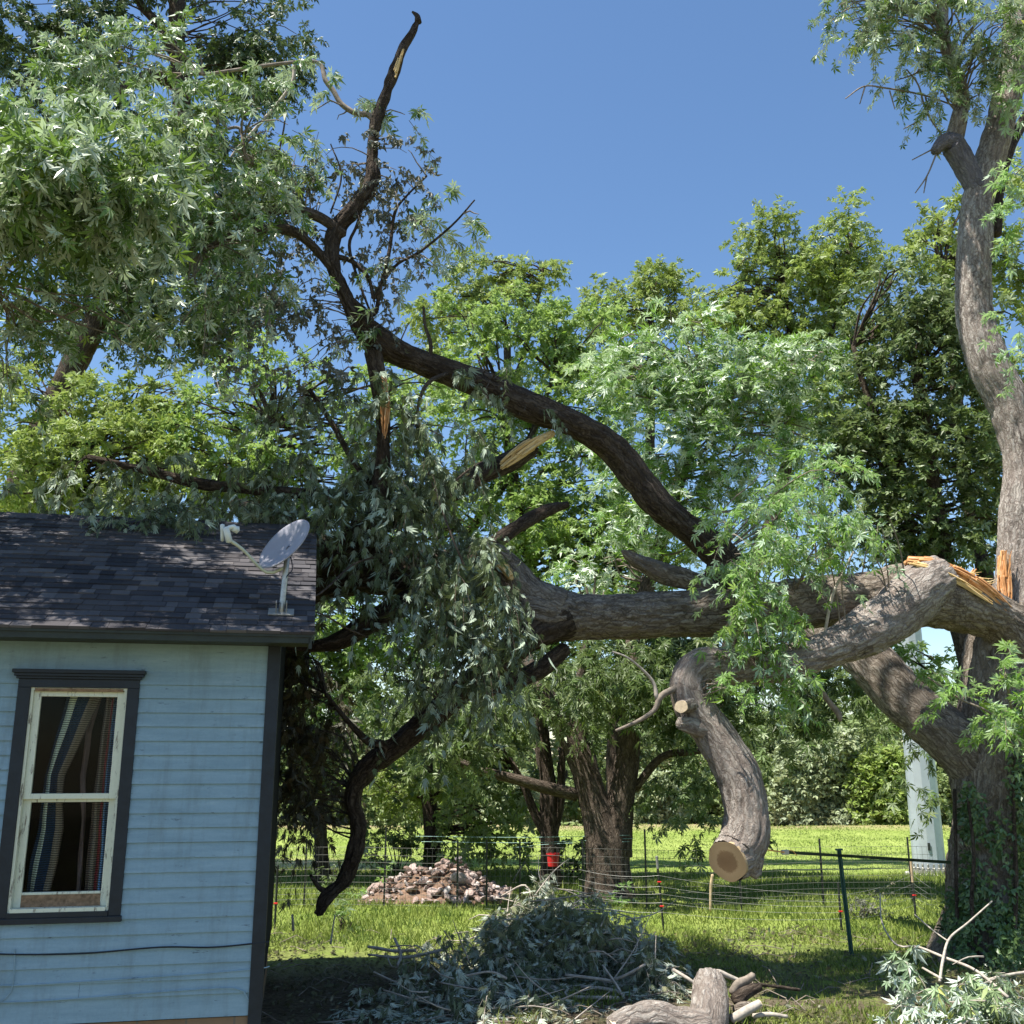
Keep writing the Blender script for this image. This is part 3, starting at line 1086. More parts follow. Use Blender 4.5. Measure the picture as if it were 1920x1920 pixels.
dm([(.18 + .16 * math.cos(a), .22 + .10 * math.sin(a)) for a in np.linspace(.4, 5.4, 12)])
for i in range(5): dm([(.28 + .09 * i, .17), (.31 + .09 * i, .27)], .003)
mb.build('emblem', plain('worn_white_print', (.8, .8, .8), .6), dish)
lnb = P(428, 1000, fd - .25)
arm0 = dishpt(1.0, -PI / 2) - nd * .02
p0 = P(500, 1073, fd - .02)
mb = MB()
tube(mb, [tp - [0, 0, .07], p0, P(455, 1030, fd - .16), P(432, 1014, fd - .22)], [.014, .014, .013, .016], 8, .05)
mb.build('feed_arm', M['arm'], dish, smooth=True)
mb = MB()
tube(mb, [P(430, 1016, fd - .22), P(424, 990, fd - .26)], [.026, .026], 10, .05)
tube(mb, [P(417, 1014, fd - .2), P(417, 984, fd - .25)], [.015, .018], 10, .05)
tube(mb, [P(424, 992, fd - .26), P(438, 987, fd - .24), P(441, 994, fd - .22)], [.018, .018, .03], 12, .02)
tube(mb, [P(428, 988, fd - .24), P(446, 994, fd - .2)], [.016, .032], 12, .02)
mb.build('feed_horn', plain('feed_plastic', (.68, .72, .68), .4, nscale=9, namt=.15), dish, smooth=True)
mb = MB()
tube(mb, [tp, P(545, 1045, fd + .1), P(548, 1068, fd + .06), P(538, 1080, fd), P(530, 1100, fd)], [.005] * 5, 5, .03)
tube(mb, [foot + [.0, 0, .1], P(500, 1138, fd - .05), roofhit(480, 1143) + [0, 0, .02], roofhit(440, 1150) + [0, 0, .01]], [.005] * 4, 5, .03)
mb.build('coax_cable', M['trim'], dish)

# ------------------------------------------------------------------ the big standing maple at right
tb = G(1872, 1795)
TD = float(tb[1])
print('trunk depth', TD)
big = empty('maple_tree', (tb[0], tb[1], tb[2]), 'huge old maple with torn side and ivy covered trunk at the right edge', 'tree')
mb = MB()
Yt = TD
trk = [(1872, 1850, 150, Yt), (1872, 1795, 125, Yt), (1874, 1720, 98, Yt), (1876, 1600, 88, Yt), (1882, 1450, 92, Yt), (1884, 1330, 82, Yt), (1885, 1230, 70, Yt), (1902, 1150, 64, Yt + .05)]
p_, r_ = limb_path(trk)
TRC, TRR = tube(mb, p_, r_, 110, .035, bark=.022, knob=.10, seed=1)
# root flares
for (x1, y1, rr0) in ((1790, 1800, 34), (1830, 1822, 36), (1905, 1830, 40)):
    p_, r_ = limb_path([(1872 + (x1 - 1872) * .4, 1690, 40, Yt - .1), (x1 + (1872 - x1) * .25, 1760, rr0 + 4, Yt - .25), (x1, y1, rr0 * .8, Yt - .45), (x1 + (x1 - 1872) * .25, y1 + 14, rr0 * .4, Yt - .6)])
    tube(mb, p_, r_, 40, .04, bark=.015, knob=.1, seed=x1 % 7)
mb.build('trunk', M['bark'], big, smooth=True)
mb = MB()
stem = [(1905, 1190, 62, Yt), (1908, 1080, 40, Yt), (1915, 960, 38, Yt), (1918, 870, 38, Yt), (1893, 760, 42, Yt), (1856, 690, 42, Yt), (1832, 610, 38, Yt), (1825, 530, 36, Yt), (1829, 440, 35, Yt), (1836, 370, 31, Yt),
        (1858, 290, 30, Yt), (1884, 200, 30, Yt), (1900, 120, 28, Yt), (1906, 20, 26, Yt), (1905, -150, 22, Yt), (1890, -350, 14, Yt)]
stem = [(a, b, c * (.88 if b < 900 else 1), d) for a, b, c, d in stem]
p_, r_ = limb_path(stem)
SKR, _ = tube(mb, p_, r_, 72, .04, bark=.012, knob=.08, seed=2)
mb.build('stem', M['bark_pale'], big, smooth=True)
mb = MB()
p_, r_ = limb_path([(1832, 355, 20, Yt - .05), (1808, 310, 21, Yt - .1), (1786, 272, 22, Yt - .15), (1768, 268, 14, Yt - .2), (1752, 284, 10, Yt - .2)])
tube(mb, p_, r_, 32, .03, bark=.012, knob=.2, seed=3)
mb.build('snag', bark_mat('bark_bluegrey', (.03, .03, .035), (.16, .15, .17), (.34, .32, .34)), big, smooth=True)
mb = MB()
p_, r_ = limb_path([(1786, 275, 19, Yt - .1), (1797, 230, 16, Yt - .1), (1803, 180, 14, Yt), (1785, 120, 12, Yt), (1768, 60, 11, Yt), (1770, -60, 9, Yt)])
s1, _ = tube(mb, p_, r_, 20, .05, bark=.006, knob=.12, seed=4)
mb.build('limb', M['bark_pale'], big, smooth=True)
mb = MB()
p_, r_ = limb_path([(1868, 440, 10, Yt + .2), (1872, 350, 12, Yt + .3), (1895, 270, 12, Yt + .5), (1930, 210, 10, Yt + .7), (1960, 150, 8, Yt + .8)])
tube(mb, p_, r_, 14, .05, bark=.004, knob=.1, seed=5)
mb.build('limb', M['bark_dark'], big, smooth=True)
# low limb climbing to the left behind the torn limb
mb = MB()
p_, r_ = limb_path([(1885, 1500, 60, Yt), (1838, 1432, 62, Yt), (1768, 1372, 50, Yt + .1), (1700, 1312, 46, Yt + .3), (1648, 1260, 44, Yt + .5), (1600, 1215, 38, Yt + .8), (1545, 1180, 34, Yt + 1.2), (1490, 1150, 26, Yt + 1.7), (1450, 1140, 14, Yt + 2.1)])
SK2, _ = tube(mb, p_, r_, 64, .04, bark=.016, knob=.1, seed=6)
mb.build('limb', M['bark'], big, smooth=True)
# torn orange wood on the trunk's side
def torn(mb, path, wd, n, jag, seed):
    """bundle of long splinters along a path"""
    r = np.random.default_rng(seed)
    p_, r_ = limb_path(path)
    C, R = catmull(p_, r_, .04)
    for i in range(n):
        a = r.integers(0, max(1, int(len(C) * .65)))
        b = min(len(C) - 1, a + r.integers(int(len(C) * .18) + 2, int(len(C) * .45) + 4))
        off = norm(r.normal(0, 1, 3)) * r.uniform(0, 1)
        seg = C[a:b + 1:2]
        if len(seg) < 3: continue
        rad = R[a:b + 1:2, None]
        lift = r.normal(0, 1, 3) * jag * np.linspace(0, 1, len(seg))[:, None] ** 2
        q = seg + off * rad + lift
        w0 = wd * r.uniform(.5, 1.4)
        tube(mb, q, np.linspace(w0, w0 * .35, len(q)), 5, .05, raw=True, knob=.3, seed=i)
mb = MB()
torn(mb, [(1880, 1035, 5, Yt - .28), (1880, 1085, 9, Yt - .30), (1888, 1130, 12, Yt - .34), (1896, 1165, 10, Yt - .45)], .022, 90, .03, 11)
torn(mb, [(1888, 1150, 10, Yt - .4), (1892, 1110, 9, Yt - .36), (1888, 1035, 5, Yt - .3)], .014, 30, .02, 12)
mb.build('splintered_wood', M['split_orange'], big)
# crown at the top right and at the right edge
tw = MB()
cr, cen = crown([(1760, 30, 120, 80, Yt - .5, None, 1, 1.3), (1640, 25, 100, 60, Yt - .5), (1790, 150, 95, 70, Yt - .3), (1690, 110, 80, 65, Yt), (1860, 60, 80, 110, Yt - 1, None, 1.2), (1580, 20, 50, 40, Yt, None, .8),
                 (1820, -90, 200, 70, Yt), (1650, -80, 150, 60, Yt)], 'maple', .125, ln=.45, lai=1.9, droop=.5, hang=.4, twigs=tw, flip=.2, sub=11, subr=.22)
for (c_, R_, n_) in (((-3.0, 9.6, 15.6), (2.8, 1.8, 1.0), 330),):  # leaves and limbs added out of view overhead to shade the yard
    c_ = np.array(c_); R_ = np.array(R_)
    sc_ = c_ + norm(rng.normal(0, 1, (14, 3))) * rng.uniform(.1, 1, (14, 1)) ** .5 * R_ * .85
    O_ = sc_[rng.integers(0, 14, n_)] + norm(rng.normal(0, 1, (n_, 3))) * rng.uniform(.1, 1, (n_, 1)) ** .5 * R_ * .25
    sprays(cr, O_, rng.normal(0, 1, (n_, 3)) * [1, 1, .4], np.full(n_, .5), 12, .17, 'maple', .6, .8, hang=.5)
    for c2 in sc_: tube(tw, [SKR[-1], SKR[-1] * .5 + c_ * .5 + [0, 0, .6], c2], [.06, .04, .01], 5, .5)
cr.build('foliage', L['silver'], big)
connect(tw, cen, np.vstack([SKR[-60:], s1]), .02, .006)
for pts in ([(1795, 200, 2, Yt), (1730, 178, 2, Yt), (1660, 165, 2, Yt - .2), (1620, 162, 1.6, Yt - .2), (1585, 185, 1, Yt - .3)], [(1790, 285, 2, Yt), (1740, 215, 2, Yt), (1722, 160, 1.8, Yt), (1700, 130, 1.5, Yt)],
            [(1755, 290, 2, Yt - .2), (1738, 330, 1.6, Yt - .3), (1716, 362, 1, Yt - .3)], [(1738, 330, 1.5, Yt - .3), (1732, 362, 1, Yt - .3)], [(1622, 162, 1.5, Yt - .2), (1612, 195, 1, Yt - .2)],
            [(1752, 278, 1.6, Yt - .2), (1710, 300, 1, Yt - .2)], [(1668, 170, 1.6, Yt - .2), (1678, 205, 1, Yt - .2)], [(1735, 180, 2, Yt), (1738, 215, 1.5, Yt), (1694, 242, 1, Yt)]):
    p_, r_ = limb_path(pts); tube(tw, p_, r_, 4, .06)
tw.build('twigs', M['twig'], big)
# hanging fresh shoots at right edge and the shoot by the trunk
tw = MB()
cr, cen = crown([(1905, 420, 45, 60, Yt - .9, .4), (1912, 620, 35, 80, Yt - 1, .4, .7), (1900, 330, 50, 40, Yt - .8, .4, .6), (1910, 170, 30, 50, Yt - 1)], 'maple', .13, ln=.35, droop=.4, hang=.3, lai=1.6, twigs=tw, sub=5)
crown([(1860, 1330, 100, 52, Yt - 1.6, .5, 1.4), (1790, 1290, 50, 35, Yt - 1.5, .4), (1895, 1245, 40, 40, Yt - 1.6, .4), (1730, 1270, 45, 28, Yt - 1.4, .4, .5), (1880, 1290, 60, 50, Yt - 1.7, .4)], 'maple', .13, ln=.35, droop=.25, hang=.0, lai=1.8, twigs=tw, name_mb=cr, sub=6)
cr.build('foliage', L['fresh'], big)
for pts in ([(1900, 1400, 3, Yt - .7), (1860, 1340, 2.5, Yt - 1.5), (1800, 1310, 2, Yt - 1.6), (1740, 1270, 1.5, Yt - 1.5)], [(1905, 1380, 3, Yt - .9), (1890, 1290, 2.5, Yt - 1.6), (1880, 1240, 1.5, Yt - 1.6)]):
    p_, r_ = limb_path(pts); tube(tw, p_, r_, 5, .06)
tw.build('twigs', M['twig'], big)

# ivy on the trunk
ivy = empty('ivy', (tb[0] - .4, tb[1] - .6, tb[2]), 'dark glossy ivy climbing the trunk of the huge maple', 'ivy')
mb = MB()
def ivyblob(px, py, rx, ry, n, size=.075, dep=None):
    r = rng
    x = px + rx * r.normal(0, .5, n); y = py + ry * r.normal(0, .5, n)
    O = []
    for a, b in zip(x, y):
        # depth on the trunk's front surface
        c = np.interp(b, [1200, 1330, 1450, 1600, 1720, 1850], [1885, 1884, 1882, 1876, 1874, 1872])
        R = np.interp(b, [1200, 1330, 1450, 1600, 1720, 1850], [70, 82, 92, 88, 98, 150])
        dx = min(1, abs(a - c) / R)
        rm = R * Yt / F
        d = Yt - rm * math.sqrt(max(0, 1 - dx * dx)) - .05 - r.uniform(0, .12)
        O.append(P(a, b, d))
    O = np.array(O)
    A_ = rng.normal(0, .6, (n, 3)) + [0, 0, -.8]
    Nn = rng.normal(0, .45, (n, 3)) + [-.2, -1, .5]
    add_leaves(mb, O, A_, Nn, size * rng.uniform(.6, 1.3, n), 'far')
for b in ((1822, 1540, 28, 40, 190), (1815, 1500, 20, 35, 80), (1830, 1690, 42, 50, 420), (1800, 1740, 35, 35, 260), (1912, 1480, 18, 110, 300), (1914, 1650, 22, 130, 330), (1895, 1740, 40, 60, 320), (1815, 1620, 18, 30, 60),
          (1790, 1700, 15, 40, 90), (1870, 1570, 16, 50, 90), (1905, 1800, 40, 30, 220), (1810, 1795, 30, 20, 100)):
    ivyblob(*b)
mb.build('leaves', L['ivy'], ivy)
mb = MB()
for pts in ([(1835, 1800, 3, Yt - .75), (1822, 1700, 3, Yt - .75), (1826, 1600, 3, Yt - .7), (1815, 1500, 2, Yt - .62)], [(1900, 1800, 4, Yt - .85), (1905, 1650, 4, Yt - .75), (1900, 1480, 3, Yt - .72), (1910, 1350, 2, Yt - .65)],
            [(1800, 1800, 3, Yt - .6), (1795, 1720, 3, Yt - .55), (1792, 1600, 3, Yt - .5), (1790, 1480, 3, Yt - .4)]):
    p_, r_ = limb_path(pts); tube(mb, p_, r_, 6, .05, knob=.2)
mb.build('vine', M['bark_dark'], ivy, smooth=True)

# ------------------------------------------------------------------ the torn limb lying across to the roof
torn_l = empty('broken_limb', P(1890, 1160, Yt - .3), 'long torn maple limb with many branches, sagging from the huge tree onto the roof', 'fallen limb')
LS = {}
def bigbranch(key, name, lst, mat='bark', segs=48, step=.04, bark=.012, knob=.1, flat=(False, False), cap=(True, True), label=None, parent=None):
    mb = MB()
    p_, r_ = limb_path(lst)
    C, R = tube(mb, p_, r_, segs, step, bark=bark, knob=knob, seed=len(LS) * 1.3, flat=flat, cap=cap)
    LS[key] = C
    o = mb.build(name, M[mat], parent or torn_l, smooth=True)
    if label: o['label'] = label
    return o
main = [(1905, 1195, 58, Yt - .25), (1868, 1160, 44, Yt - .4), (1815, 1136, 50, Yt - .55), (1755, 1118, 56, Yt - .65), (1700, 1114, 60, Yt - .7), (1640, 1120, 50, Yt - .7), (1560, 1126, 48, Yt - .8), (1450, 1140, 48, Yt - .95), (1350, 1146, 50, Yt - 1.1),
        (1270, 1152, 42, Yt - 1.2), (1180, 1156, 40, Yt - 1.3), (1090, 1156, 42, Yt - 1.4), (1020, 1152, 48, Yt - 1.5), (980, 1140, 46, Yt - 1.5)]
bigbranch('main', 'limb', main, 'bark', 80, .035, .016, .1)
bigbranch('hang', 'hanging_limb', [(1760, 1090, 48, Yt - .75), (1712, 1118, 52, Yt - .95), (1660, 1160, 46, Yt - 1.15), (1600, 1196, 40, Yt - 1.4), (1530, 1226, 34, Yt - 1.6), (1450, 1246, 32, Yt - 1.7), (1370, 1252, 33, Yt - 1.8), (1315, 1250, 34, Yt - 1.85),
         (1290, 1278, 34, Yt - 1.9), (1300, 1325, 36, Yt - 1.95), (1345, 1385, 38, Yt - 2.0), (1382, 1450, 42, Yt - 2.05), (1398, 1520, 42, Yt - 2.1), (1396, 1572, 42, Yt - 2.15), (1380, 1602, 40, Yt - 2.20), (1364, 1615, 38, Yt - 2.30)], 'bark_pale', 80, .03, .014, .1, flat=(False, True), cap=(True, False))
hl = bpy.data.objects['hanging_limb']
hl['label'] = 'hook shaped hanging limb sawn flat at its lower end'
def cutface(px, py, r, Y, n, parent, mat='cut', name='cut_face', sc=1.0, oval=1.0):
    c, rm = PR(px, py, r, Y)
    n = norm(np.array(n, float))
    a1 = norm(np.cross(n, [0, 0, 1.0])); a2 = np.cross(n, a1)
    mb = MB(); V = [c + n * .004]; bc = [[0, 0, 0]]; fc = []
    K = 60; rings = 5
    ns = 1 + .07 * np.sin(np.arange(K) / K * 2 * PI * 2 + 1) + .04 * np.sin(np.arange(K) / K * 2 * PI * 5)
    for q in range(1, rings + 1):
        for k in range(K):
            an = 2 * PI * k / K; rr = rm * q / rings * ns[k]
            V.append(c + n * .004 + a1 * math.cos(an) * rr + a2 * math.sin(an) * rr * oval)
            bc.append([math.cos(an) * q / rings, math.sin(an) * q / rings, 0])
    mb.add(V, [[1 + q * K + k, 1 + q * K + (k + 1) % K, 1 + (q + 1) * K + (k + 1) % K, 1 + (q + 1) * K + k] for q in range(rings - 1) for k in range(K)], bc)
    mb.Fc.append(np.array([[0, 1 + k, 1 + (k + 1) % K] for k in range(K)]))
    # thin bark-side rim so the face is closed
    return mb.build(name, M[mat], parent)
Hc = LS['hang']
hn = norm(Hc[-1] - Hc[-4])
e_ = Hc[-1]
def cut_at(key, rpx, Y, parent, mat='cut', end=-1):
    C = LS[key]; n = norm(C[-1] - C[-4]) if end == -1 else norm(C[0] - C[3])
    c = C[-1] if end == -1 else C[0]
    mb = MB(); V = [c + n * .006]; bc = [[0, 0, 0]]
    rm = rpx * Y / F
    a1 = norm(np.cross(n, [0, 0, 1.0])); a2 = np.cross(n, a1)
    K, rings = 60, 5
    ns = 1 + .05 * np.sin(np.arange(K) / K * 4 * PI + 1) + .03 * np.sin(np.arange(K) / K * 10 * PI)
    for q in range(1, rings + 1):
        for k in range(K):
            an = 2 * PI * k / K; rr = rm * q / rings * ns[k]
            V.append(c + n * .006 + a1 * math.cos(an) * rr + a2 * math.sin(an) * rr)
            bc.append([math.cos(an) * q / rings, math.sin(an) * q / rings, 0])
    V2 = [v - n * .03 for v in V[-K:]]
    mb.add(V + V2, [[1 + q * K + k, 1 + q * K + (k + 1) % K, 1 + (q + 1) * K + (k + 1) % K, 1 + (q + 1) * K + k] for q in range(rings) for k in range(K)], bc + bc[-K:])
    mb.Fc.append(np.array([[0, 1 + k, 1 + (k + 1) % K] for k in range(K)]))
    return mb.build('cut_face', M[mat], parent)
cut_at('hang', 37.5, Yt - 2.25, torn_l)
# knobs on the hanging limb
bigbranch('k1', 'stub', [(1300, 1322, 16, Yt - 2.05), (1283, 1324, 13, Yt - 2.25), (1277, 1325, 11, Yt - 2.4)], 'bark_pale', 24, .02, .006, .1, cap=(True, False))
cut_at('k1', 11.5, Yt - 2.4, torn_l, 'cut_pale')
bigbranch('k2', 'stub', [(1330, 1372, 16, Yt - 2.05), (1296, 1362, 14, Yt - 2.15), (1272, 1356, 10, Yt - 2.2)], 'bark_pale', 24, .02, .008, .2)
bigbranch('k3', 'stub', [(1410, 1608, 22, Yt - 2.2), (1412, 1632, 15, Yt - 2.2), (1422, 1600, 10, Yt - 2.2), (1436, 1575, 8, Yt - 2.2)], 'bark_pale', 24, .02, .008, .2)
# long arching branch up to the left
bigbranch('arch', 'branch', [(1352, 1110, 36.0, Yt - 1.05), (1355, 1050, 30.6, Yt - 1.1), (1310, 1005, 30.6, Yt - 1.2), (1240, 950, 28.8, Yt - 1.4), (1190, 890, 28.8, Yt - 1.5), (1140, 835, 28.8, Yt - 1.6), (1070, 793, 26.4, Yt - 1.8), (980, 757, 25.6, Yt - 2.0), (890, 715, 24.8, Yt - 2.2),
          (790, 680, 24.8, Yt - 2.4), (715, 643, 24.0, Yt - 2.6), (680, 610, 21.6, Yt - 2.7), (652, 565, 15.2, Yt - 2.8), (625, 500, 15.2, Yt - 2.9), (625, 440, 17.6, Yt - 2.9), (665, 390, 13.6, Yt - 2.9), (697, 340, 12.8, Yt - 2.9), (698, 290, 9.6, Yt - 2.9), (706, 225, 10.4, Yt - 2.9),
          (728, 165, 8.8, Yt - 2.9), (752, 100, 8.0, Yt - 2.9), (775, 60, 7.2, Yt - 2.9), (784, 34, 5.6, Yt - 2.9)], 'bark_dark', 56, .035, .014, .2)
o = bpy.data.objects.get('branch'); o['label'] = 'arching dark branch rising to a bare snapped tip'
bigbranch('tip', 'snapped_tip', [(784, 42, 7, Yt - 2.9), (782, 30, 5, Yt - 2.9), (773, 22, 2, Yt - 2.9)], 'bark_dark', 10, .02, 0, .3)
mb = MB(); torn(mb, [(738, 150, 3, Yt - 3.0), (747, 120, 4, Yt - 3.0), (756, 92, 3, Yt - 3.0)], .012, 14, .003, 21)
mb.build('bare_wood', M['split_pale'], torn_l)
D1 = Yt - 2.9
bigbranch('b1', 'branch', [(645, 440, 9, D1), (600, 408, 10, D1 - .1), (545, 392, 11, D1 - .2), (500, 398, 9, D1 - .3), (450, 410, 7, D1 - .4), (390, 420, 5, D1 - .5)], 'bark_mid', 16, .05, .003, .2)
bigbranch('b2', 'branch', [(628, 510, 9, D1), (585, 460, 9, D1 - .1), (545, 432, 11, D1 - .2), (500, 432, 9, D1 - .4), (440, 440, 7, D1 - .5), (380, 470, 5, D1 - .6)], 'bark_mid', 16, .05, .003, .2)
bigbranch('b3', 'branch', [(706, 232, 6, D1), (690, 215, 6, D1), (668, 213, 5.5, D1), (640, 195, 5, D1), (625, 170, 5, D1), (610, 150, 5, D1), (596, 118, 4, D1), (540, 118, 3.2, D1 - .1), (450, 130, 3, D1 - .2), (380, 140, 2, D1 - .3)], 'twig', 10, .05, .002, .2)
bigbranch('b4', 'branch', [(552, 120, 4, D1), (548, 155, 3.5, D1), (520, 195, 3.2, D1), (480, 240, 3, D1 - .1), (440, 285, 2.5, D1 - .2), (425, 310, 2, D1 - .2)], 'twig_pale', 8, .05, 0, .1)
bigbranch('b5', 'branch', [(380, 420, 4, D1 - .6), (300, 428, 4, D1 - .8), (200, 430, 4.5, D1 - 1), (85, 441, 4.5, D1 - 1.2), (40, 480, 4, D1 - 1.3), (-30, 525, 3.5, D1 - 1.4)], 'twig_pale', 8, .05, 0, .1)
bigbranch('b6', 'branch', [(85, 441, 4, D1 - 1.2), (60, 415, 3.2, D1 - 1.2), (30, 378, 2.5, D1 - 1.2)], 'twig_pale', 8, .05, 0, .1)
bigbranch('b7', 'branch', [(520, 390, 6, D1 - .2), (490, 340, 6, D1 - .3), (460, 290, 4, D1 - .4), (448, 240, 3, D1 - .4), (400, 252, 3, D1 - .5)], 'twig', 10, .05, 0, .15)
bigbranch('b8', 'branch', [(450, 400, 6, D1 - .4), (380, 360, 6, D1 - .5), (300, 370, 5, D1 - .6), (230, 345, 4, D1 - .8), (150, 312, 4, D1 - .9)], 'twig_pale', 10, .05, 0, .15)
bigbranch('b9', 'branch', [(655, 560, 8, D1 + .1), (700, 590, 5, D1 + .1), (712, 545, 4, D1), (730, 470, 3.5, D1), (740, 400, 3, D1), (760, 370, 2, D1), (800, 330, 2, D1)], 'bark_dark', 8, .05, 0, .15)
bigbranch('b10', 'branch', [(625, 480, 6, D1), (660, 490, 5, D1), (690, 520, 4, D1), (700, 560, 3, D1)], 'bark_dark', 8, .05, 0, .15)
bigbranch('b11', 'branch', [(690, 350, 4, D1), (670, 420, 3, D1), (655, 460, 3, D1), (670, 520, 2.5, D1), (700, 600, 2, D1)], 'bark_dark', 8, .05, 0, .15)
bigbranch('b12', 'branch', [(700, 560, 4, D1), (740, 500, 3, D1), (790, 470, 2.5, D1), (850, 420, 2, D1), (890, 375, 1.5, D1)], 'bark_dark', 6, .05, 0, .15)
# snapped stub under the arch with orange heart
bigbranch('s1', 'snapped_branch', [(700, 660, 17, Yt - 2.65), (708, 710, 15, Yt - 2.65), (717, 770, 13, Yt - 2.65), (719, 830, 14, Yt - 2.65), (716, 900, 18, Yt - 2.6), (712, 960, 20, Yt - 2.5), (690, 1030, 26, Yt - 2.2)], 'bark_dark', 28, .03, .01, .2)
mb = MB(); torn(mb, [(718, 700, 7, Yt - 2.82), (722, 750, 8, Yt - 2.82), (722, 800, 7, Yt - 2.82), (720, 822, 3, Yt - 2.82)], .016, 40, .004, 31)
mb.build('splintered_wood', M['split_orange'], torn_l)
# broken piece with pale wood
bigbranch('s2', 'snapped_branch', [(1000, 835, 16, Yt - 1.8), (960, 862, 20, Yt - 1.85), (900, 888, 21, Yt - 1.9), (840, 922, 22, Yt - 2.0), (780, 950, 24, Yt - 2.1), (700, 985, 26, Yt - 2.2), (640, 1030, 30, Yt - 2.2), (610, 1060, 30, Yt - 2.1)], 'bark_dark', 36, .035, .012, .15)
mb = MB()
torn(mb, [(1036, 812, 3, Yt - 1.85), (1005, 828, 10, Yt - 1.98), (970, 852, 13, Yt - 2.05), (940, 876, 8, Yt - 2.1)], .026, 90, .006, 41)
torn(mb, [(880, 888, 4, Yt - 2.1), (850, 905, 4, Yt - 2.15), (838, 925, 3, Yt - 2.2)], .010, 10, .03, 42)
mb.build('splintered_wood', M['split_pale'], torn_l)
bigbranch('s3', 'branch', [(1065, 945, 6, Yt - 1.2), (1020, 960, 11, Yt - 1.3), (975, 985, 12, Yt - 1.4), (930, 1015, 13, Yt - 1.5), (880, 1040, 14, Yt - 1.6)], 'bark_dark', 20, .04, .008, .2)
bigbranch('s4', 'snapped_branch', [(1166, 1034, 5, Yt - 1.3), (1196, 1052, 13, Yt - 1.25), (1250, 1075, 20, Yt - 1.2), (1300, 1092, 22, Yt - 1.15), (1345, 1120, 30, Yt - 1.1)], 'bark', 32, .035, .016, .35)
# left end forks
bigbranch('f1', 'branch', [(1040, 1150, 44, Yt - 1.5), (990, 1120, 42, Yt - 1.55), (955, 1075, 36, Yt - 1.6), (915, 1035, 24, Yt - 1.7), (885, 1020, 8, Yt - 1.7)], 'bark', 48, .035, .014, .12)
mb = MB(); torn(mb, [(960, 1085, 5, Yt - 1.85), (930, 1052, 12, Yt - 1.88), (905, 1038, 12, Yt - 1.9), (884, 1030, 6, Yt - 1.9)], .024, 60, .02, 51)
mb.build('splintered_wood', M['split_pale'], torn_l)
bigbranch('f2', 'branch', [(1000, 1120, 40, Yt - 1.4), (900, 1085, 42, Yt - 1.5), (800, 1075, 43, Yt - 1.6), (720, 1075, 43, Yt - 1.7), (640, 1080, 42, Yt - 1.8), (570, 1095, 38, Yt - 1.9), (500, 1115, 30, Yt - 1.9)], 'bark_dark', 56, .04, .014, .12)
bigbranch('f3', 'branch', [(1060, 1160, 40, Yt - 1.5), (1000, 1190, 32, Yt - 1.6), (940, 1235, 27, Yt - 1.6), (870, 1290, 24, Yt - 1.6), (800, 1350, 24, Yt - 1.5), (735, 1405, 20, Yt - 1.4), (688, 1440, 19, Yt - 1.3), (662, 1490, 15, Yt - 1.2), (672, 1545, 15, Yt - 1.15),
          (666, 1600, 16, Yt - 1.1), (645, 1650, 14, Yt - 1.0), (612, 1684, 13, Yt - 1.0), (597, 1714, 9, Yt - 1.0)], 'bark_dark', 44, .035, .016, .28)
bigbranch('f3b', 'branch', [(625, 1672, 6, Yt - 1.0), (603, 1668, 5, Yt - 1.0), (588, 1650, 3.5, Yt - 1.0), (582, 1640, 2.5, Yt - 1.0)], 'bark_dark', 10, .03, 0, .2)
bigbranch('f4', 'branch', [(1062, 1215, 12, Yt - 1.4), (1010, 1255, 17, Yt - 1.45), (940, 1285, 17, Yt - 1.5), (870, 1300, 16, Yt - 1.55)], 'bark_dark', 24, .04, .01, .2)
bigbranch('f5', 'branch', [(860, 1085, 24, Yt - 1.6), (770, 1125, 22, Yt - 1.9), (700, 1165, 22, Yt - 2.0), (640, 1200, 18, Yt - 2.1), (590, 1212, 12, Yt - 2.1), (540, 1212, 8, Yt - 2.1)], 'bark_dark', 28, .04, .01, .2)
bigbranch('f6', 'branch', [(720, 1010, 24, Yt - 2.0), (650, 1020, 22, Yt - 2.0), (590, 1012, 20, Yt - 2.0), (540, 985, 18, Yt - 2.1), (490, 960, 15, Yt - 2.1), (430, 940, 10, Yt - 2.1)], 'bark', 28, .04, .01, .2)
bigbranch('f7', 'branch', [(720, 930, 10, Yt - 2.4), (640, 928, 11, Yt - 2.5), (560, 925, 10, Yt - 2.5), (450, 915, 10, Yt - 2.5), (380, 908, 10, Yt - 2.5), (290, 886, 8, Yt - 2.5), (165, 856, 5, Yt - 2.5)], 'bark_dark', 20, .04, .006, .2)
bigbranch('f8', 'branch', [(705, 925, 6, Yt - 2.4), (660, 860, 6, Yt - 2.4), (620, 790, 5, Yt - 2.4), (580, 730, 4, Yt - 2.4)], 'bark_dark', 10, .05, 0, .15)
bigbranch('f9', 'branch', [(690, 1440, 10, Yt - 1.35), (720, 1400, 9, Yt - 1.5), (690, 1390, 7, Yt - 1.6), (650, 1350, 5, Yt - 1.7), (610, 1300, 4, Yt - 1.7)], 'bark_dark', 10, .05, 0, .15)
bigbranch('g1', 'branch', [(800, 700, 5, Yt - 2.4), (808, 650, 4, Yt - 2.5), (797, 610, 3, Yt - 2.5), (794, 575, 2.5, Yt - 2.5)], 'bark_mid', 10, .05, 0, .2)
bigbranch('g2', 'branch', [(840, 700, 5, Yt - 2.4), (806, 715, 4.5, Yt - 2.6), (788, 745, 4, Yt - 2.7), (780, 790, 2.5, Yt - 2.7)], 'bark_mid', 10, .05, 0, .2)
bigbranch('g3', 'branch', [(1278, 1285, 6, Yt - 2.0), (1240, 1305, 6, Yt - 2.1), (1228, 1330, 5, Yt - 2.1), (1200, 1350, 4, Yt - 2.2), (1155, 1370, 3, Yt - 2.2)], 'twig', 10, .05, 0, .2)
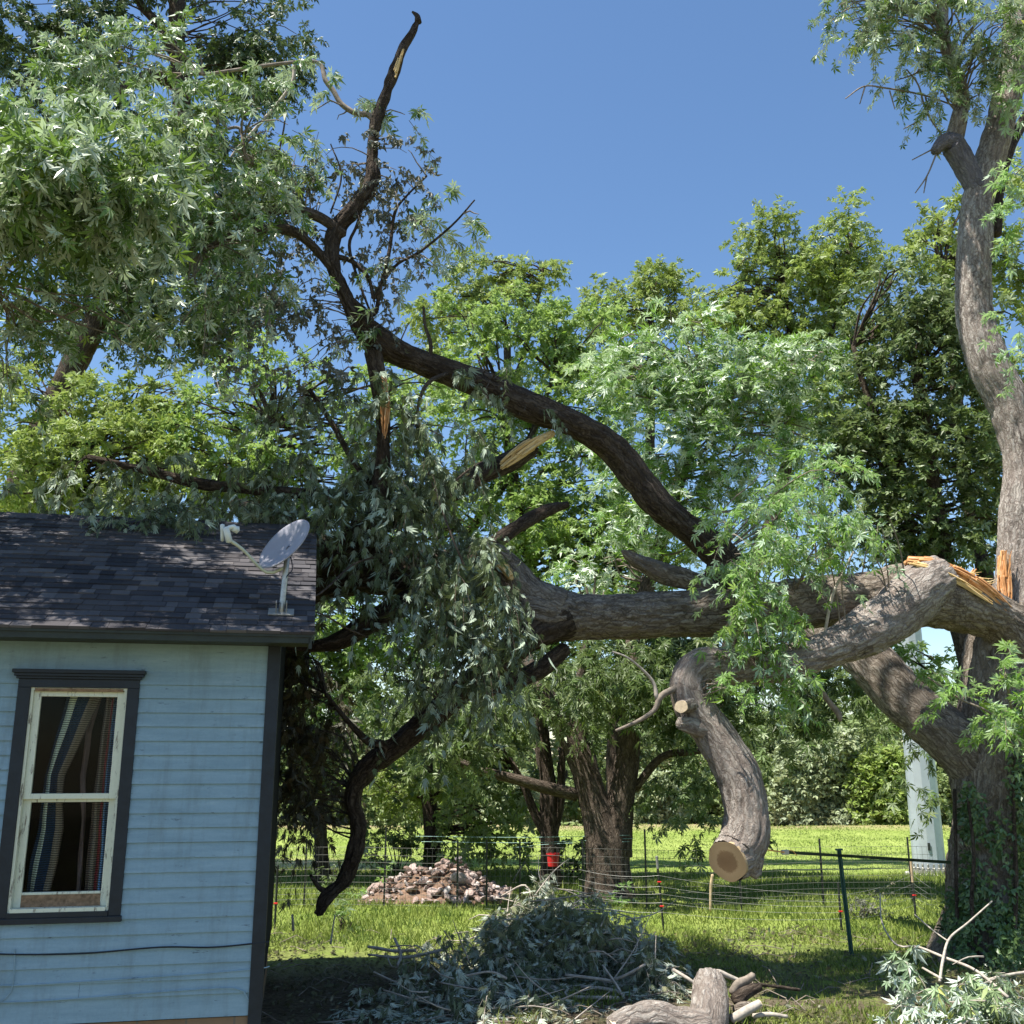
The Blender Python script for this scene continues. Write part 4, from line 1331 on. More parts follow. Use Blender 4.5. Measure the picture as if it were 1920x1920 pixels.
bigbranch('g4', 'branch', [(1232, 1310, 4, Yt - 2.1), (1222, 1275, 3, Yt - 2.1), (1180, 1235, 2, Yt - 2.2), (1148, 1222, 2, Yt - 2.2)], 'twig_pale', 8, .05, 0, .2)
bigbranch('g5', 'branch', [(1525, 1270, 5, Yt - 1.2), (1550, 1310, 5, Yt - 1.2), (1572, 1338, 6, Yt - 1.2), (1575, 1352, 4, Yt - 1.2)], 'twig', 10, .05, 0, .2)
bigbranch('g6', 'branch', [(1545, 1195, 3, Yt - 1.6), (1560, 1120, 3, Yt - 1.7), (1580, 1075, 2.5, Yt - 1.7), (1600, 1035, 2, Yt - 1.7)], 'twig_pale', 8, .05, 0, .2)
# torn top of the main limb
mb = MB()
torn(mb, [(1702, 1052, 7, Yt - .95), (1750, 1058, 11, Yt - .95), (1800, 1080, 14, Yt - .9), (1850, 1114, 17, Yt - .8), (1892, 1150, 13, Yt - .65)], .024, 260, .012, 61)
torn(mb, [(1812, 1090, 3, Yt - .75), (1822, 1078, 4, Yt - .75), (1832, 1064, 2, Yt - .75)], .022, 14, .02, 62)
torn(mb, [(1720, 1062, 5, Yt - 1.0), (1790, 1088, 6, Yt - .95), (1860, 1130, 6, Yt - .8)], .018, 50, .02, 63)
mb.build('splintered_wood', M['split_orange'], torn_l)
mb = MB()
torn(mb, [(1770, 1070, 8, Yt - .9), (1820, 1084, 10, Yt - .85), (1880, 1110, 14, Yt - .75)], .010, 26, .07, 65)
torn(mb, [(1706, 1056, 5, Yt - 1.08), (1750, 1066, 6, Yt - 1.08), (1800, 1090, 6, Yt - 1.02), (1860, 1128, 6, Yt - .95)], .018, 60, .008, 64)
mb.build('splintered_wood', M['split_pale'], torn_l)

# foliage of the torn limb --------------------------------------------------
tw = MB()
DA = D1 - .7
cr, cenA = crown([(400, 230, 150, 110, DA, None, 1.1), (250, 300, 170, 130, DA, None, 1.1), (100, 260, 130, 150, DA + .3), (430, 350, 130, 100, DA), (330, 460, 170, 90, DA, None, .7), (90, 430, 120, 110, DA, None, .8), (180, 560, 130, 90, DA + .2, None, .6),
                   (60, 600, 80, 110, DA, None, .9), (470, 480, 100, 80, DA, None, .8), (370, 580, 90, 60, DA), (380, 680, 80, 50, DA, None, .45), (30, 720, 70, 60, DA, None, .4), (300, 100, 110, 70, DA + .2), (180, 130, 110, 80, DA + .4), (500, 250, 80, 80, DA + .1, None, .8), (270, 650, 60, 40, DA, None, .5)],
                 'maple', .122, ln=.42, lai=2.1, droop=.7, hang=.7, upn=.7, twigs=tw, sub=15, subr=.22, flip=.36)
cr.build('foliage', L['silver'], torn_l)
crb, cenB = crown([(650, 190, 60, 55, D1, None, .7), (560, 160, 70, 45, D1, None, .7), (740, 215, 40, 35, D1, None, .9), (590, 230, 45, 55, D1, None, .6), (540, 330, 60, 70, D1, None, .8), (850, 400, 70, 40, D1, None, .7), (800, 430, 55, 50, D1, None, .9), (780, 500, 60, 50, D1, None, .6),
                    (840, 380, 40, 35, D1, None, .5), (730, 600, 60, 40, D1 + .2, None, .4)], 'maple', .13, ln=.4, lai=1.5, droop=.6, hang=.6, twigs=tw, sub=6)
crb.build('foliage', L['silver'], torn_l)
crc, cenC = crown([(640, 300, 40, 60, D1, None, .8), (565, 320, 35, 60, D1, None, .7), (730, 280, 55, 35, D1, None, .6), (770, 340, 55, 35, D1, None, .7), (720, 420, 45, 60, D1, None, .8), (740, 330, 30, 60, D1, None, .7), (690, 510, 55, 50, D1, None, .7), (620, 370, 55, 35, D1, None, .9),
                    (560, 460, 60, 70, D1 + .2, None, .9), (480, 580, 70, 60, D1 + .3), (600, 590, 70, 50, D1, None, .9), (560, 680, 90, 50, D1, None, .5), (740, 480, 40, 50, D1, None, .6)], 'curl', .085, ln=.35, lai=1.25, droop=.8, hang=.9, twigs=tw, sub=8, subr=.25)
crc.build('wilted_foliage', L['curl'], torn_l)
connect(tw, np.vstack([cenA, cenB]), np.vstack([LS[k] for k in ('b1', 'b2', 'b3', 'b5', 'b7', 'b8', 'arch', 'b12')]), .014, .004, frac=.3)
connect(tw, cenC, np.vstack([LS[k] for k in ('b1', 'b2', 'arch', 'b9', 'b10', 'b11')]), .010, .003, frac=.7)
tw.build('twigs', M['twig'], torn_l)
crs = MB()
FLIP[0] = .4
def wblob(mb, c, Rr, ns, kind, size):
    c = np.array(c); Rr = np.array(Rr)
    m = 16
    sc = c + norm(rng.normal(0, 1, (m, 3))) * rng.uniform(.1, 1, (m, 1)) ** .5 * Rr * .85
    w_ = rng.integers(0, m, ns)
    O = sc[w_] + norm(rng.normal(0, 1, (ns, 3))) * rng.uniform(.1, 1, (ns, 1)) ** .5 * Rr * .3
    sprays(mb, O, rng.normal(0, 1, (ns, 3)) * [1, 1, .4], np.full(ns, .5), 12, size, kind, .6, .8, hang=.5)
wblob(crs, (-5.9, 7.9, 7.2), (2.4, 1.9, 1.0), 620, 'maple', .16)  # unseen canopy left of the view, added to shade the roof
wblob(crs, (-3.6, 7.45, 7.1), (1.0, .8, .5), 170, 'maple', .15)  # extra leaves added to shade the roof's right end
crs.build('foliage', L['silver'], torn_l)
tw = MB()
DC = Yt - 2.6
crd, cenD = crown([(700, 900, 90, 90, DC, None, 1), (640, 960, 130, 60, DC), (800, 1000, 90, 90, DC), (870, 1090, 100, 110, DC - .2, None, 1.2), (900, 1190, 80, 80, DC - .2, None, 1.1), (820, 1160, 80, 90, DC - .1, None, .8), (740, 800, 80, 100, DC, None, .6), (600, 1000, 60, 50, DC),
                    (780, 900, 90, 80, DC, None, .8), (960, 1140, 30, 70, DC - .3), (860, 1270, 90, 30, DC - .1, None, .8), (680, 1110, 60, 50, DC, None, .5), (560, 880, 90, 60, DC, None, .6), (400, 900, 110, 40, DC, None, .7), (690, 740, 120, 60, DC, None, .35), (560, 760, 90, 70, DC, None, .35),
                    (830, 820, 80, 60, DC, None, .4), (300, 880, 70, 40, DC, None, .5), (160, 880, 90, 50, DC, None, .4), (870, 720, 70, 30, DC, None, .4), (940, 700, 50, 25, DC + .2, None, .4), (740, 1290, 60, 50, DC, None, .4), (990, 770, 60, 20, DC + .4, None, .3)],
                   'wilt', .135, ln=.42, lai=2.5, droop=1.0, hang=1.6, upn=.5, twigs=tw, sub=12, subr=.24)
crd.build('wilted_foliage', L['wilt'], torn_l)
crh, cenH = crown([(560, 1300, 70, 60, 12.4, .5, .9), (545, 1400, 60, 70, 12.2, .5, 1.1), (550, 1490, 55, 70, 12.2, .5, 1.1), (575, 1540, 35, 40, 12.2, .4, .8), (540, 1240, 60, 40, 12.2, .5, .9), (620, 1340, 60, 50, 12.4, .5, .6), (600, 1440, 35, 50, 12.3, .4, .6)],
                  'wilt', .13, ln=.4, lai=2.4, droop=.9, hang=1.2, upn=.5, twigs=tw, sub=9, subr=.26)
crh.build('dead_foliage', leaf_mat('dead_brown_leaf', (.07, .065, .04), (.13, .13, .10), .5, .08, dry=(.16, .10, .05), rough=.7, spec=.15), torn_l)
connect(tw, cenH, np.vstack([LS[k] for k in ('f5', 'f9', 'f3')]), .012, .004, frac=.5)
# twigs and leaves resting over the ridge
def roofp(px, py, h=.08): return roofhit(px, py) + NZ * h
O = []
for (x0, x1, y0, y1, n) in ((150, 400, 985, 1008, 26), (260, 520, 968, 990, 30), (340, 400, 1000, 1020, 6), (480, 560, 965, 985, 12), (30, 200, 950, 975, 8)):
    for i in range(n): O.append(roofp(rng.uniform(x0, x1), rng.uniform(y0, y1), rng.uniform(.08, .3)))
O = np.array(O)
mbr = MB()
Dd = rng.normal(0, 1, (len(O), 3)); Dd[:, 2] = -.1
sprays(mbr, O, Dd, rng.uniform(.2, .35, len(O)), 9, .12, 'wilt', .5, .8, tw, hang=.8)
mbr.build('wilted_foliage', L['wilt'], torn_l)
connect(tw, cenD, np.vstack([LS[k] for k in ('s1', 's2', 's3', 'f1', 'f2', 'f3', 'f5', 'f6', 'f7', 'f8', 'arch', 'f4')]), .012, .004, frac=.35)
for pts in ([(700, 1045, 2, Yt - 2.9), (660, 1060, 2, Yt - 3.0), (610, 1105, 2, Yt - 3.5), (585, 1120, 2, Yt - 3.9), (540, 1135, 2, Yt - 4.6)], [(690, 1195, 2, Yt - 3), (650, 1178, 2, Yt - 3.4), (600, 1150, 1.6, Yt - 4.2), (540, 1140, 1.5, Yt - 4.7)],
            [(870, 1060, 2, DC - .5), (845, 1000, 2.2, DC - .5), (820, 930, 2, DC - .4), (800, 880, 2, DC - .3)], [(830, 925, 3, DC - .2), (850, 905, 3, DC - .2), (880, 880, 2, DC - .2)], [(620, 400, 2, D1), (640, 330, 1.8, D1), (620, 270, 1.3, D1)]):
    p_, r_ = limb_path(pts); tube(tw, p_, r_, 5, .06)
tw.build('twigs', M['bark_mid'], torn_l)
# green foliage hanging over the joint of the limb
tw = MB()
cre, cenE = crown([(1440, 1000, 100, 90, Yt - 1.9, .7, 1), (1420, 1120, 75, 90, Yt - 2.1, .5, 1.1), (1460, 1180, 70, 60, Yt - 2.1, .5), (1430, 1215, 55, 45, Yt - 2.2, .4), (1550, 1000, 100, 60, Yt - 1.6, .6, .8), (1500, 900, 110, 80, Yt - 1.4, .8, .8),
                   (1530, 1060, 50, 35, Yt - 1.7, .4, .7), (1440, 1290, 90, 50, Yt - 1.9, .5, .7), (1390, 1060, 40, 70, Yt - 2.1, .4, .8), (1350, 1285, 22, 16, Yt - 2.3, .2, .8), (1640, 980, 50, 30, Yt - 1.6, .3, .6)],
                  'maple', .115, ln=.4, lai=2.4, droop=.6, hang=.7, twigs=tw, sub=11, subr=.26, flip=.25)
cre.build('foliage', L['fresh'], torn_l)
connect(tw, cenE, np.vstack([LS[k] for k in ('main', 'hang', 'arch')]), .012, .004, frac=.7)
tw.build('twigs', M['twig'], torn_l)

# ------------------------------------------------------------------ other trees
def tree(label, group, base, trunk, limbs, blobs, mat, kind, size, trunkmat='bark_dark', lai=2.2, ln=.6, droop=.3, hang=.2, sub=8, name='tree', k=12, br=.03, subr=.34, frac=.8, upn=.7, extra=None, lm_=1.75, flip=.12):
    """base: (px,py) on the ground; trunk / limbs: px paths with depth offsets"""
    if base[1] < 100:
        g = P(base[0], 1500, base[1]); g[2] = gzs(g[0], g[1])
    else: g = G(*base)
    D = float(g[1])
    e = empty(name, g, label, 'tree', group)
    mb = MB(); sk = []
    p_, r_ = limb_path([(x, y, r, D + d) for (x, y, r, d) in trunk])
    p_ = np.vstack([g - [0, 0, .25], p_]); r_ = np.concatenate([[r_[0] * 1.35], r_])
    C, R = tube(mb, p_, r_, 28, .12, bark=.015, knob=.1, seed=base[0] % 13)
    sk.append(C[len(C) // 3:])
    for lm in limbs:
        p_, r_ = limb_path([(x, y, r, D + d) for (x, y, r, d) in lm])
        C, R = tube(mb, p_, r_, 16, .15, bark=.008, knob=.12, seed=lm[0][0] % 11)
        sk.append(C)
    mb.build('trunk', M[trunkmat], e, smooth=True)
    bl = [(b[0], b[1], b[2], b[3], D + b[4]) + tuple(b[5:]) for b in blobs]
    cr, cen = crown(bl, kind, size, k=k, lai=lai * lm_, ln=ln, droop=droop, hang=hang, sub=sub, subr=subr, upn=upn, flip=flip, zs=.9)
    cr.build('crown', L[mat], e)
    bm = MB()
    connect(bm, cen, np.vstack(sk), br, br * .3, frac=frac)
    bm.build('branches', M['bark_dark' if trunkmat == 'bark_dark' else 'twig'], e)
    return e

# standing maple rising behind the house
tree('tall maple with shade-darkened leaves rising out of the frame behind the blue house', None, (-60, 24), [(-50, 1300, 26, 0), (40, 900, 24, 0), (200, 560, 22, 0), (332, 250, 18, 0), (332, 60, 15, 0), (330, -200, 12, 0)],
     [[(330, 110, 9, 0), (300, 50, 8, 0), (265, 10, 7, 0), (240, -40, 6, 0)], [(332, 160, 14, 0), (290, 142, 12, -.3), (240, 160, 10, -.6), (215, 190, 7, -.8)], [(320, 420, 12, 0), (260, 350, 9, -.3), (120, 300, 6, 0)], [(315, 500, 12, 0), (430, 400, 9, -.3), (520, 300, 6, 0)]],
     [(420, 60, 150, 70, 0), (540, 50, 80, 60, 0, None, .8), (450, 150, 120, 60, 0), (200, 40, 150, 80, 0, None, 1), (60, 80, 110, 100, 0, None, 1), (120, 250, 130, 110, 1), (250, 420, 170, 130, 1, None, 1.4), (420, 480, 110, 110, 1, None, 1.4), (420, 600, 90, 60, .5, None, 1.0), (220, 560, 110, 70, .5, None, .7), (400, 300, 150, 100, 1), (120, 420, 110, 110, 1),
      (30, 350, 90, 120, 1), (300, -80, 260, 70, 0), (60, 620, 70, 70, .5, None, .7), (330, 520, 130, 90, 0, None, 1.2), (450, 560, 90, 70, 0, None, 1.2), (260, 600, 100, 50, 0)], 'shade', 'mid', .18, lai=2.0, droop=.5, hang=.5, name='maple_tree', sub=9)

# forked tree with silvery crown
tree('forked maple with dappled twin trunks and silvery green crown behind the hanging limb', None, (1145, 1686), [(1140, 1640, 42, 0), (1135, 1580, 40, 0), (1112, 1500, 27, 0), (1088, 1420, 25, 0), (1050, 1350, 20, 0), (1010, 1280, 14, 0), (960, 1180, 9, .5)],
     [[(1150, 1600, 36, 0), (1160, 1530, 28, 0), (1172, 1450, 24, 0), (1180, 1370, 22, 0), (1185, 1280, 20, 0), (1200, 1150, 16, .5), (1260, 950, 12, 1), (1320, 750, 8, 1)],
      [(1112, 1500, 18, 0), (1098, 1440, 14, 0), (1085, 1350, 11, 0), (1090, 1250, 8, 0), (1110, 1150, 5, .5)], [(1080, 1490, 12, 0), (1030, 1478, 11, -.2), (970, 1462, 10, -.3), (900, 1445, 9, -.4), (840, 1420, 7, -.5)],
      [(1190, 1480, 8, 0), (1240, 1420, 7, -.2), (1300, 1410, 6, -.4), (1360, 1400, 4, -.5)], [(1300, 800, 8, 1), (1400, 720, 6, 1), (1500, 680, 4, 1)]],
     [(1300, 680, 170, 90, 0, 1.2), (1420, 720, 150, 100, -.5, 1.2), (1250, 800, 150, 110, 0, 1.2), (1380, 850, 150, 90, 0, 1.2, .9), (1500, 700, 90, 80, 0, 1), (1200, 950, 130, 80, 0, 1.2, .7), (1350, 960, 120, 80, 0, 1.2, .8), (1180, 700, 90, 80, 0, 1.2, .7), (1140, 1050, 140, 70, .5, 1.2, .6), (1280, 620, 90, 50, 0, 1, .7), (1480, 820, 90, 80, 0, 1, .7)],
     'silver_bright', 'maple', .17, trunkmat='bark_mid', lai=1.7, droop=.45, hang=.15, name='maple_tree', sub=14, subr=.24, upn=1.1, flip=.5)
e2 = bpy.data.objects['maple_tree.002']
cr, _ = crown([(1180, 1240, 180, 60, 18.6, 1.5, 1), (1320, 1330, 110, 80, 18.3, 1.2, 1), (1300, 1205, 120, 45, 18.4, 1, 1.2), (1180, 1180, 90, 40, 18.4, 1, .8), (1330, 1450, 80, 60, 18.3, 1.2, .8), (1300, 1540, 60, 40, 18.2, 1, .7), (1240, 1480, 50, 40, 18.4, 1, .5), (1100, 1300, 130, 60, 18.8, 1.2, .6), (1450, 1340, 110, 60, 19, 1.2, .8), (1560, 1300, 90, 60, 19, 1.2, .7), (1490, 1370, 60, 40, 18.5, 1, .5), (1400, 1270, 110, 50, 18.6, 1.2, 1), (1500, 1240, 110, 50, 18.9, 1.2, 1), (1260, 1230, 90, 50, 18.6, 1, .8), (1600, 1250, 80, 50, 19, 1, .8), (1390, 1550, 30, 25, 18.2, .5, .5)],
              'maple', .17, ln=.5, lai=3.4, droop=.5, hang=.4, sub=8)
cr2, _ = crown([(1080, 1265, 150, 45, 17.2, .8, 1.1), (950, 1320, 120, 50, 17.2, .8, 1), (1190, 1290, 90, 45, 17.4, .8, 1), (820, 1400, 90, 50, 17.2, .8, .9), (760, 1300, 90, 60, 17.6, .8, .9), (900, 1400, 80, 35, 17.4, .6, .8), (1100, 1350, 60, 30, 17.4, .6, .6)], 'maple', .15, ln=.4, lai=2.6, droop=.5, hang=.5, sub=8, name_mb=cr)
cr2, _ = crown([(1700, 1290, 80, 60, 17.2, .8, .8), (1745, 1380, 50, 50, 17.2, .6, .7), (1715, 1460, 28, 50, 16.5, .4, .6), (1650, 1340, 60, 40, 17.5, .8, .7), (1740, 1480, 26, 40, 16.5, .4, .6)], 'maple', .15, ln=.4, lai=2.0, droop=.6, hang=.6, sub=6, name_mb=cr)
cr.build('crown', L['deep'], e2)

# dark tree with the bucket
tree('dark many stemmed tree standing behind the red bucket', None, (1032, 1668), [(1032, 1620, 18, 0), (1030, 1560, 18, 0), (1028, 1480, 15, 0), (1020, 1400, 12, 0), (1015, 1300, 9, 0)],
     [[(1030, 1570, 12, 0), (1005, 1530, 9, 0), (985, 1480, 7, 0), (960, 1430, 5, 0)], [(1035, 1560, 12, 0), (1050, 1500, 9, 0), (1055, 1420, 7, 0), (1070, 1350, 5, 0)]],
     [(920, 1320, 130, 80, 0, 1.5, 1.1), (1010, 1260, 120, 70, .5, 1.5), (860, 1400, 90, 60, 0, 1.5, .8), (960, 1430, 80, 50, .5, 1.2, .8), (780, 1330, 90, 90, 0, 1.5, .7), (1060, 1440, 50, 60, 1, 1, .5)], 'deep', 'mid', .17, droop=.4, hang=.3)
tree('yellow green drooping tree behind the stone pile', None, (815, 1640), [(812, 1600, 17, 0), (808, 1540, 15, 0), (800, 1450, 13, 0), (805, 1350, 10, 0)], [[(808, 1500, 8, 0), (850, 1450, 7, 0), (900, 1420, 5, 0)]],
     [(880, 1500, 75, 55, -.5, 1, 1.2), (930, 1540, 60, 45, -.6, 1), (860, 1570, 60, 30, -.6, .8, .7), (960, 1590, 60, 30, -.5, .8, .5), (760, 1430, 80, 80, .5, 1, .8), (880, 1400, 90, 60, 0, 1, .7), (700, 1480, 70, 60, 1, 1, .8)], 'yellowgreen', 'mid', .16, droop=.5, hang=.4)
tree('shady green tree with low boughs right of the blue house', None, (610, 1655), [(600, 1560, 12, 0), (590, 1400, 11, 0), (600, 1250, 9, 0)], [[(595, 1450, 6, 0), (560, 1380, 5, 0), (540, 1300, 4, 0)]],
     [(600, 1300, 100, 90, 0, 1.5, 1), (560, 1420, 70, 70, 0, 1.2, .8), (680, 1250, 100, 70, .5, 1.5, .8), (650, 1380, 80, 60, .5, 1.2, .6), (720, 1480, 60, 60, 1, 1, .5)], 'deep', 'mid', .16, droop=.5, hang=.3)
# trees along the back, larger and further
GB = 'leafy trees standing beyond the wire fence'
tree('yellow green tree low behind the roof at the far left', GB, (150, 20.5), [(150, 1300, 16, 0), (150, 1000, 13, 0), (150, 850, 8, 0)], [], [(60, 800, 110, 110, 0), (180, 760, 110, 80, 0), (320, 820, 110, 90, 0), (100, 920, 150, 80, 0), (260, 930, 130, 70, 0), (350, 900, 100, 80, 0), (30, 700, 60, 50, 0, None, .8), (200, 850, 150, 90, -1), (40, 900, 100, 90, -1), (330, 740, 60, 60, 0, None, .7), (400, 860, 80, 80, -1)], 'yellowgreen', 'mid', .145, lai=1.89, ln=.5, sub=11, subr=.3)
tree('light green tree seen between the house roof and the snapped stub', GB, (440, 20), [(450, 1300, 16, 0), (480, 1000, 13, 0), (510, 800, 7, 0)], [], [(470, 720, 90, 80, 0, None, .8), (540, 820, 120, 90, 0), (440, 880, 110, 80, 0), (600, 920, 110, 80, 0), (560, 700, 70, 50, 0, None, .6), (660, 780, 80, 80, 0, None, .8), (640, 1150, 130, 110, 0, None, 1.1), (620, 1040, 100, 80, 0), (700, 1250, 110, 80, 0), (760, 700, 80, 80, 0, None, .9), (740, 860, 100, 90, 0), (380, 780, 90, 80, 0, None, .9)], 'lime', 'mid', .14, lai=1.80, ln=.5, sub=11, subr=.3)
tree('bright lime green tree glowing behind the arching branch', GB, (1120, 22), [(1118, 1500, 14, 0), (1085, 1350, 14, 0), (1000, 1100, 14, 0), (940, 750, 8, 0)], [[(880, 1000, 9, 0), (980, 850, 7, 0), (1040, 700, 4, 0)]], [(1000, 650, 140, 90, 0), (880, 620, 90, 70, 0, None, .8), (1080, 760, 120, 90, 0), (900, 780, 120, 90, 0), (1000, 900, 140, 90, 0), (860, 930, 100, 80, 0), (1080, 1030, 120, 70, 0, None, 1.1), (940, 1080, 120, 90, 0), (1100, 620, 90, 60, 0), (1180, 1080, 110, 60, 0), (820, 1180, 120, 70, 0), (1060, 1230, 140, 60, 0), (980, 980, 120, 70, -1), (1110, 900, 110, 90, 0), (1180, 1000, 110, 80, 0), (780, 1000, 90, 80, 0)], 'lime', 'mid', .145, lai=1.98, ln=.5, sub=11, subr=.3)
tree('tall yellow green tree whose crown tops the skyline left of centre', GB, (1028, 25), [(1025, 1500, 9, 0), (1000, 1300, 12, 0), (960, 900, 11, 0), (950, 620, 6, 0)], [[(955, 750, 6, 0), (1000, 600, 4, 0), (1020, 500, 3, 0)]], [(900, 520, 60, 50, 0, None, 1.3), (960, 530, 50, 40, 0), (960, 580, 100, 50, 0), (1015, 500, 40, 35, 0, None, .8), (830, 600, 70, 70, 0, None, .9), (870, 700, 110, 60, 0)], 'yellowgreen', 'mid', .145, lai=1.98, ln=.5, sub=11, subr=.3)
tree('small round topped tree on the skyline above the lime green foliage', GB, (1150, 26), [(1150, 1400, 12, 0), (1170, 1200, 12, 0), (1215, 900, 10, 0), (1220, 600, 6, 0)], [], [(1220, 530, 62, 48, 0, None, 1.4), (1280, 560, 40, 40, 0), (1120, 570, 60, 40, 0, None, .8), (1200, 600, 120, 60, 0), (1160, 690, 140, 80, 0)], 'yellowgreen', 'mid', .145, lai=1.98, ln=.5, sub=11, subr=.3)
tree('tallest yellow green tree with twin tops on the skyline', GB, (1390, 25), [(1392, 1500, 14, 0), (1350, 1330, 16, 0), (1400, 1100, 16, 0), (1470, 900, 12, 0), (1480, 650, 6, 0), (1470, 520, 2.5, 0)], [[(1500, 750, 6, 0), (1570, 600, 4, 0), (1600, 480, 2, 0)]], [(1450, 450, 75, 60, 0, None, 1.3), (1590, 440, 60, 62, 0, None, 1.3), (1525, 490, 60, 50, 0, None, 1.2), (1640, 500, 40, 50, 0), (1330, 590, 60, 40, 0), (1470, 540, 110, 70, 0), (1370, 540, 70, 50, 0, None, .9), (1590, 540, 70, 70, 0, None, .9), (1480, 640, 120, 70, 0), (1400, 620, 90, 60, 0), (1560, 640, 70, 70, 0), (1530, 780, 120, 90, 0, None, .8)], 'yellowgreen', 'mid', .145, lai=2.07, ln=.5, sub=11, subr=.3)
tree('dense dark green tree filling the space left of the huge maple', GB, (1850, 17.5), [(1850, 1450, 24, 0), (1820, 1250, 20, 0), (1760, 1000, 18, 0), (1720, 700, 10, 0)], [[(1700, 900, 9, 0), (1630, 750, 6, 0), (1600, 650, 4, 0)]], [(1660, 600, 90, 80, 0, None, 1.2), (1760, 640, 100, 110, 0, None, 1.2), (1650, 740, 110, 100, 0, None, 1.3), (1760, 820, 120, 120, 0, None, 1.4), (1660, 880, 110, 90, 0, None, 1.4), (1740, 960, 120, 90, 0, None, 1.4), (1620, 1000, 100, 60, 0, None, 1), (1740, 1060, 90, 40, 0, None, .9), (1845, 960, 60, 110, 0, None, 1.3), (1830, 800, 50, 110, 0, None, 1.3), (1790, 620, 60, 90, 0, None, 1.2), (1600, 860, 60, 80, 0), (1680, 520, 60, 50, 0, None, .8)], 'deep', 'mid', .135, lai=2.16, ln=.5, sub=11, subr=.3)
tree('slender green tree touching the right maple stem on the skyline', GB, (1880, 18.5), [(1880, 1400, 14, 0), (1850, 1100, 14, 0), (1810, 900, 12, 1), (1770, 500, 6, 1)], [], [(1765, 410, 60, 50, 1, None, 1.3), (1740, 470, 50, 50, 1, None, .9), (1790, 520, 60, 70, 1), (1900, 480, 60, 120, 1), (1900, 700, 60, 160, 1), (1890, 900, 50, 140, 1, None, .9), (1900, 330, 50, 60, 1, None, .7)], 'yellowgreen', 'mid', .135, lai=1.98, ln=.5, sub=11, subr=.3)
tree('green tree seen through the gap under the torn limb', GB, (1830, 19.5), [(1830, 1500, 12, 0), (1790, 1300, 9, 0)], [], [(1740, 1230, 90, 50, 0, None, .9), (1680, 1290, 80, 50, 0, None, .8), (1760, 1320, 70, 60, 0, None, .8), ], 'lime', 'mid', .135, lai=1.44, ln=.5, sub=11, subr=.3)
# far tree line beyond the field
GF = 'small trees in the far line beyond the field'
def fartree(i, px, top, half, Y, mat):
    c = P(px, 1500, Y)
    z0 = gzs(c[0], c[1])
    ztop = P(px, top, Y)[2]
    hw = half * Y / F
    e = empty('far_tree', (c[0], c[1], z0), FL[i], 'tree', GF)
    mb = MB()
    tube(mb, [[c[0], c[1], z0 - .2], [c[0] + .1, c[1], z0 + (ztop - z0) * .4], [c[0], c[1], z0 + (ztop - z0) * .75]], [.16, .12, .05], 8, .5)
    mb.build('trunk', M['bark_dark'], e)
    mb = MB()
    H = ztop - z0
    for j in range(26):
        a = rng.uniform(0, 2 * PI); f = rng.uniform(.05, .93)
        prof = math.sin(PI * min(1, .15 + f * .85)) ** .6
        cc = np.array([c[0] + math.cos(a) * hw * prof * rng.uniform(.2, .9), c[1] + math.sin(a) * hw * .8 * rng.uniform(.2, 1), z0 + H * f])
        rr = hw * rng.uniform(.28, .45)
        ns = int(30 + 40 * rr)
        d = norm(rng.normal(0, 1, (ns, 3)))
        sprays(mb, cc + d * rr * rng.uniform(.3, 1, (ns, 1)) * [1, 1, .8], d, np.full(ns, .5), 8, .22, 'far', .2, hang=.2)
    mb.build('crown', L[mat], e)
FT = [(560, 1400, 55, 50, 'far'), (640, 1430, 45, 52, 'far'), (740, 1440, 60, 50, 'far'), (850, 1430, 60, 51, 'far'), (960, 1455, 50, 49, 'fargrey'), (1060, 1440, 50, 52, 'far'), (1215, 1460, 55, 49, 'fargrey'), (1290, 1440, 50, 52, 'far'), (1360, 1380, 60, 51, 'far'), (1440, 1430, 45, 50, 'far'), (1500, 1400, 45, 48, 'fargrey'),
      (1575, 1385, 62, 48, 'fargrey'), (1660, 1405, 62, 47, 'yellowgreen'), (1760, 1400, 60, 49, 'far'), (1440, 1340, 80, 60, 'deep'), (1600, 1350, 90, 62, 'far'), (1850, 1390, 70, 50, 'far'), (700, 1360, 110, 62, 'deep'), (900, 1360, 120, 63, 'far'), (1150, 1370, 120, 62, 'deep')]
FL = ['far tree at the left end of the tree line just past the house corner', 'short far tree left of the branch foot', 'dark far tree right of the hanging branch foot', 'far tree behind the drooping yellow green tree', 'grey green far tree left of the red bucket', 'far tree between the bucket tree and the forked trunk',
      'grey green far bush just right of the forked trunk', 'far tree seen between the forked trunk and the sawn limb', 'far tree immediately behind the hanging sawn limb', 'green far tree just right of the sawn limb', 'small grey green far tree, left of the widest grey one', 'widest grey green far tree beyond the field',
      'bright yellow green far tree left of the steel pole', 'far tree partly behind the steel pole', 'tall dark far tree behind the grey green ones', 'tall far tree rising over the wide grey green one', 'far tree hidden largely by the ivy trunk', 'tall dark far tree behind the branch foot', 'tall far tree above the stone pile', 'tall dark far tree behind the forked trunk']
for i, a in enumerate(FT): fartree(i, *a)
# a far wood closing the view
mb = MB()
for j in range(680):
    x = rng.uniform(-42, 48); y = 72 + rng.uniform(0, 8); z = -1.6 + rng.uniform(0, 1) * (8.5 + 1.5 * math.sin(x * .3) + math.sin(x * .9))
    d = norm(rng.normal(0, 1, (26, 3)))
    sprays(mb, np.array([x, y, z]) + d * 1.0 * rng.uniform(.3, 1, (26, 1)), d, np.full(26, .8), 7, .4, 'far', .2)
setp(mb.build('wood', L['far']), 'distant wood closing the far side of the field', None, None, 'stuff')

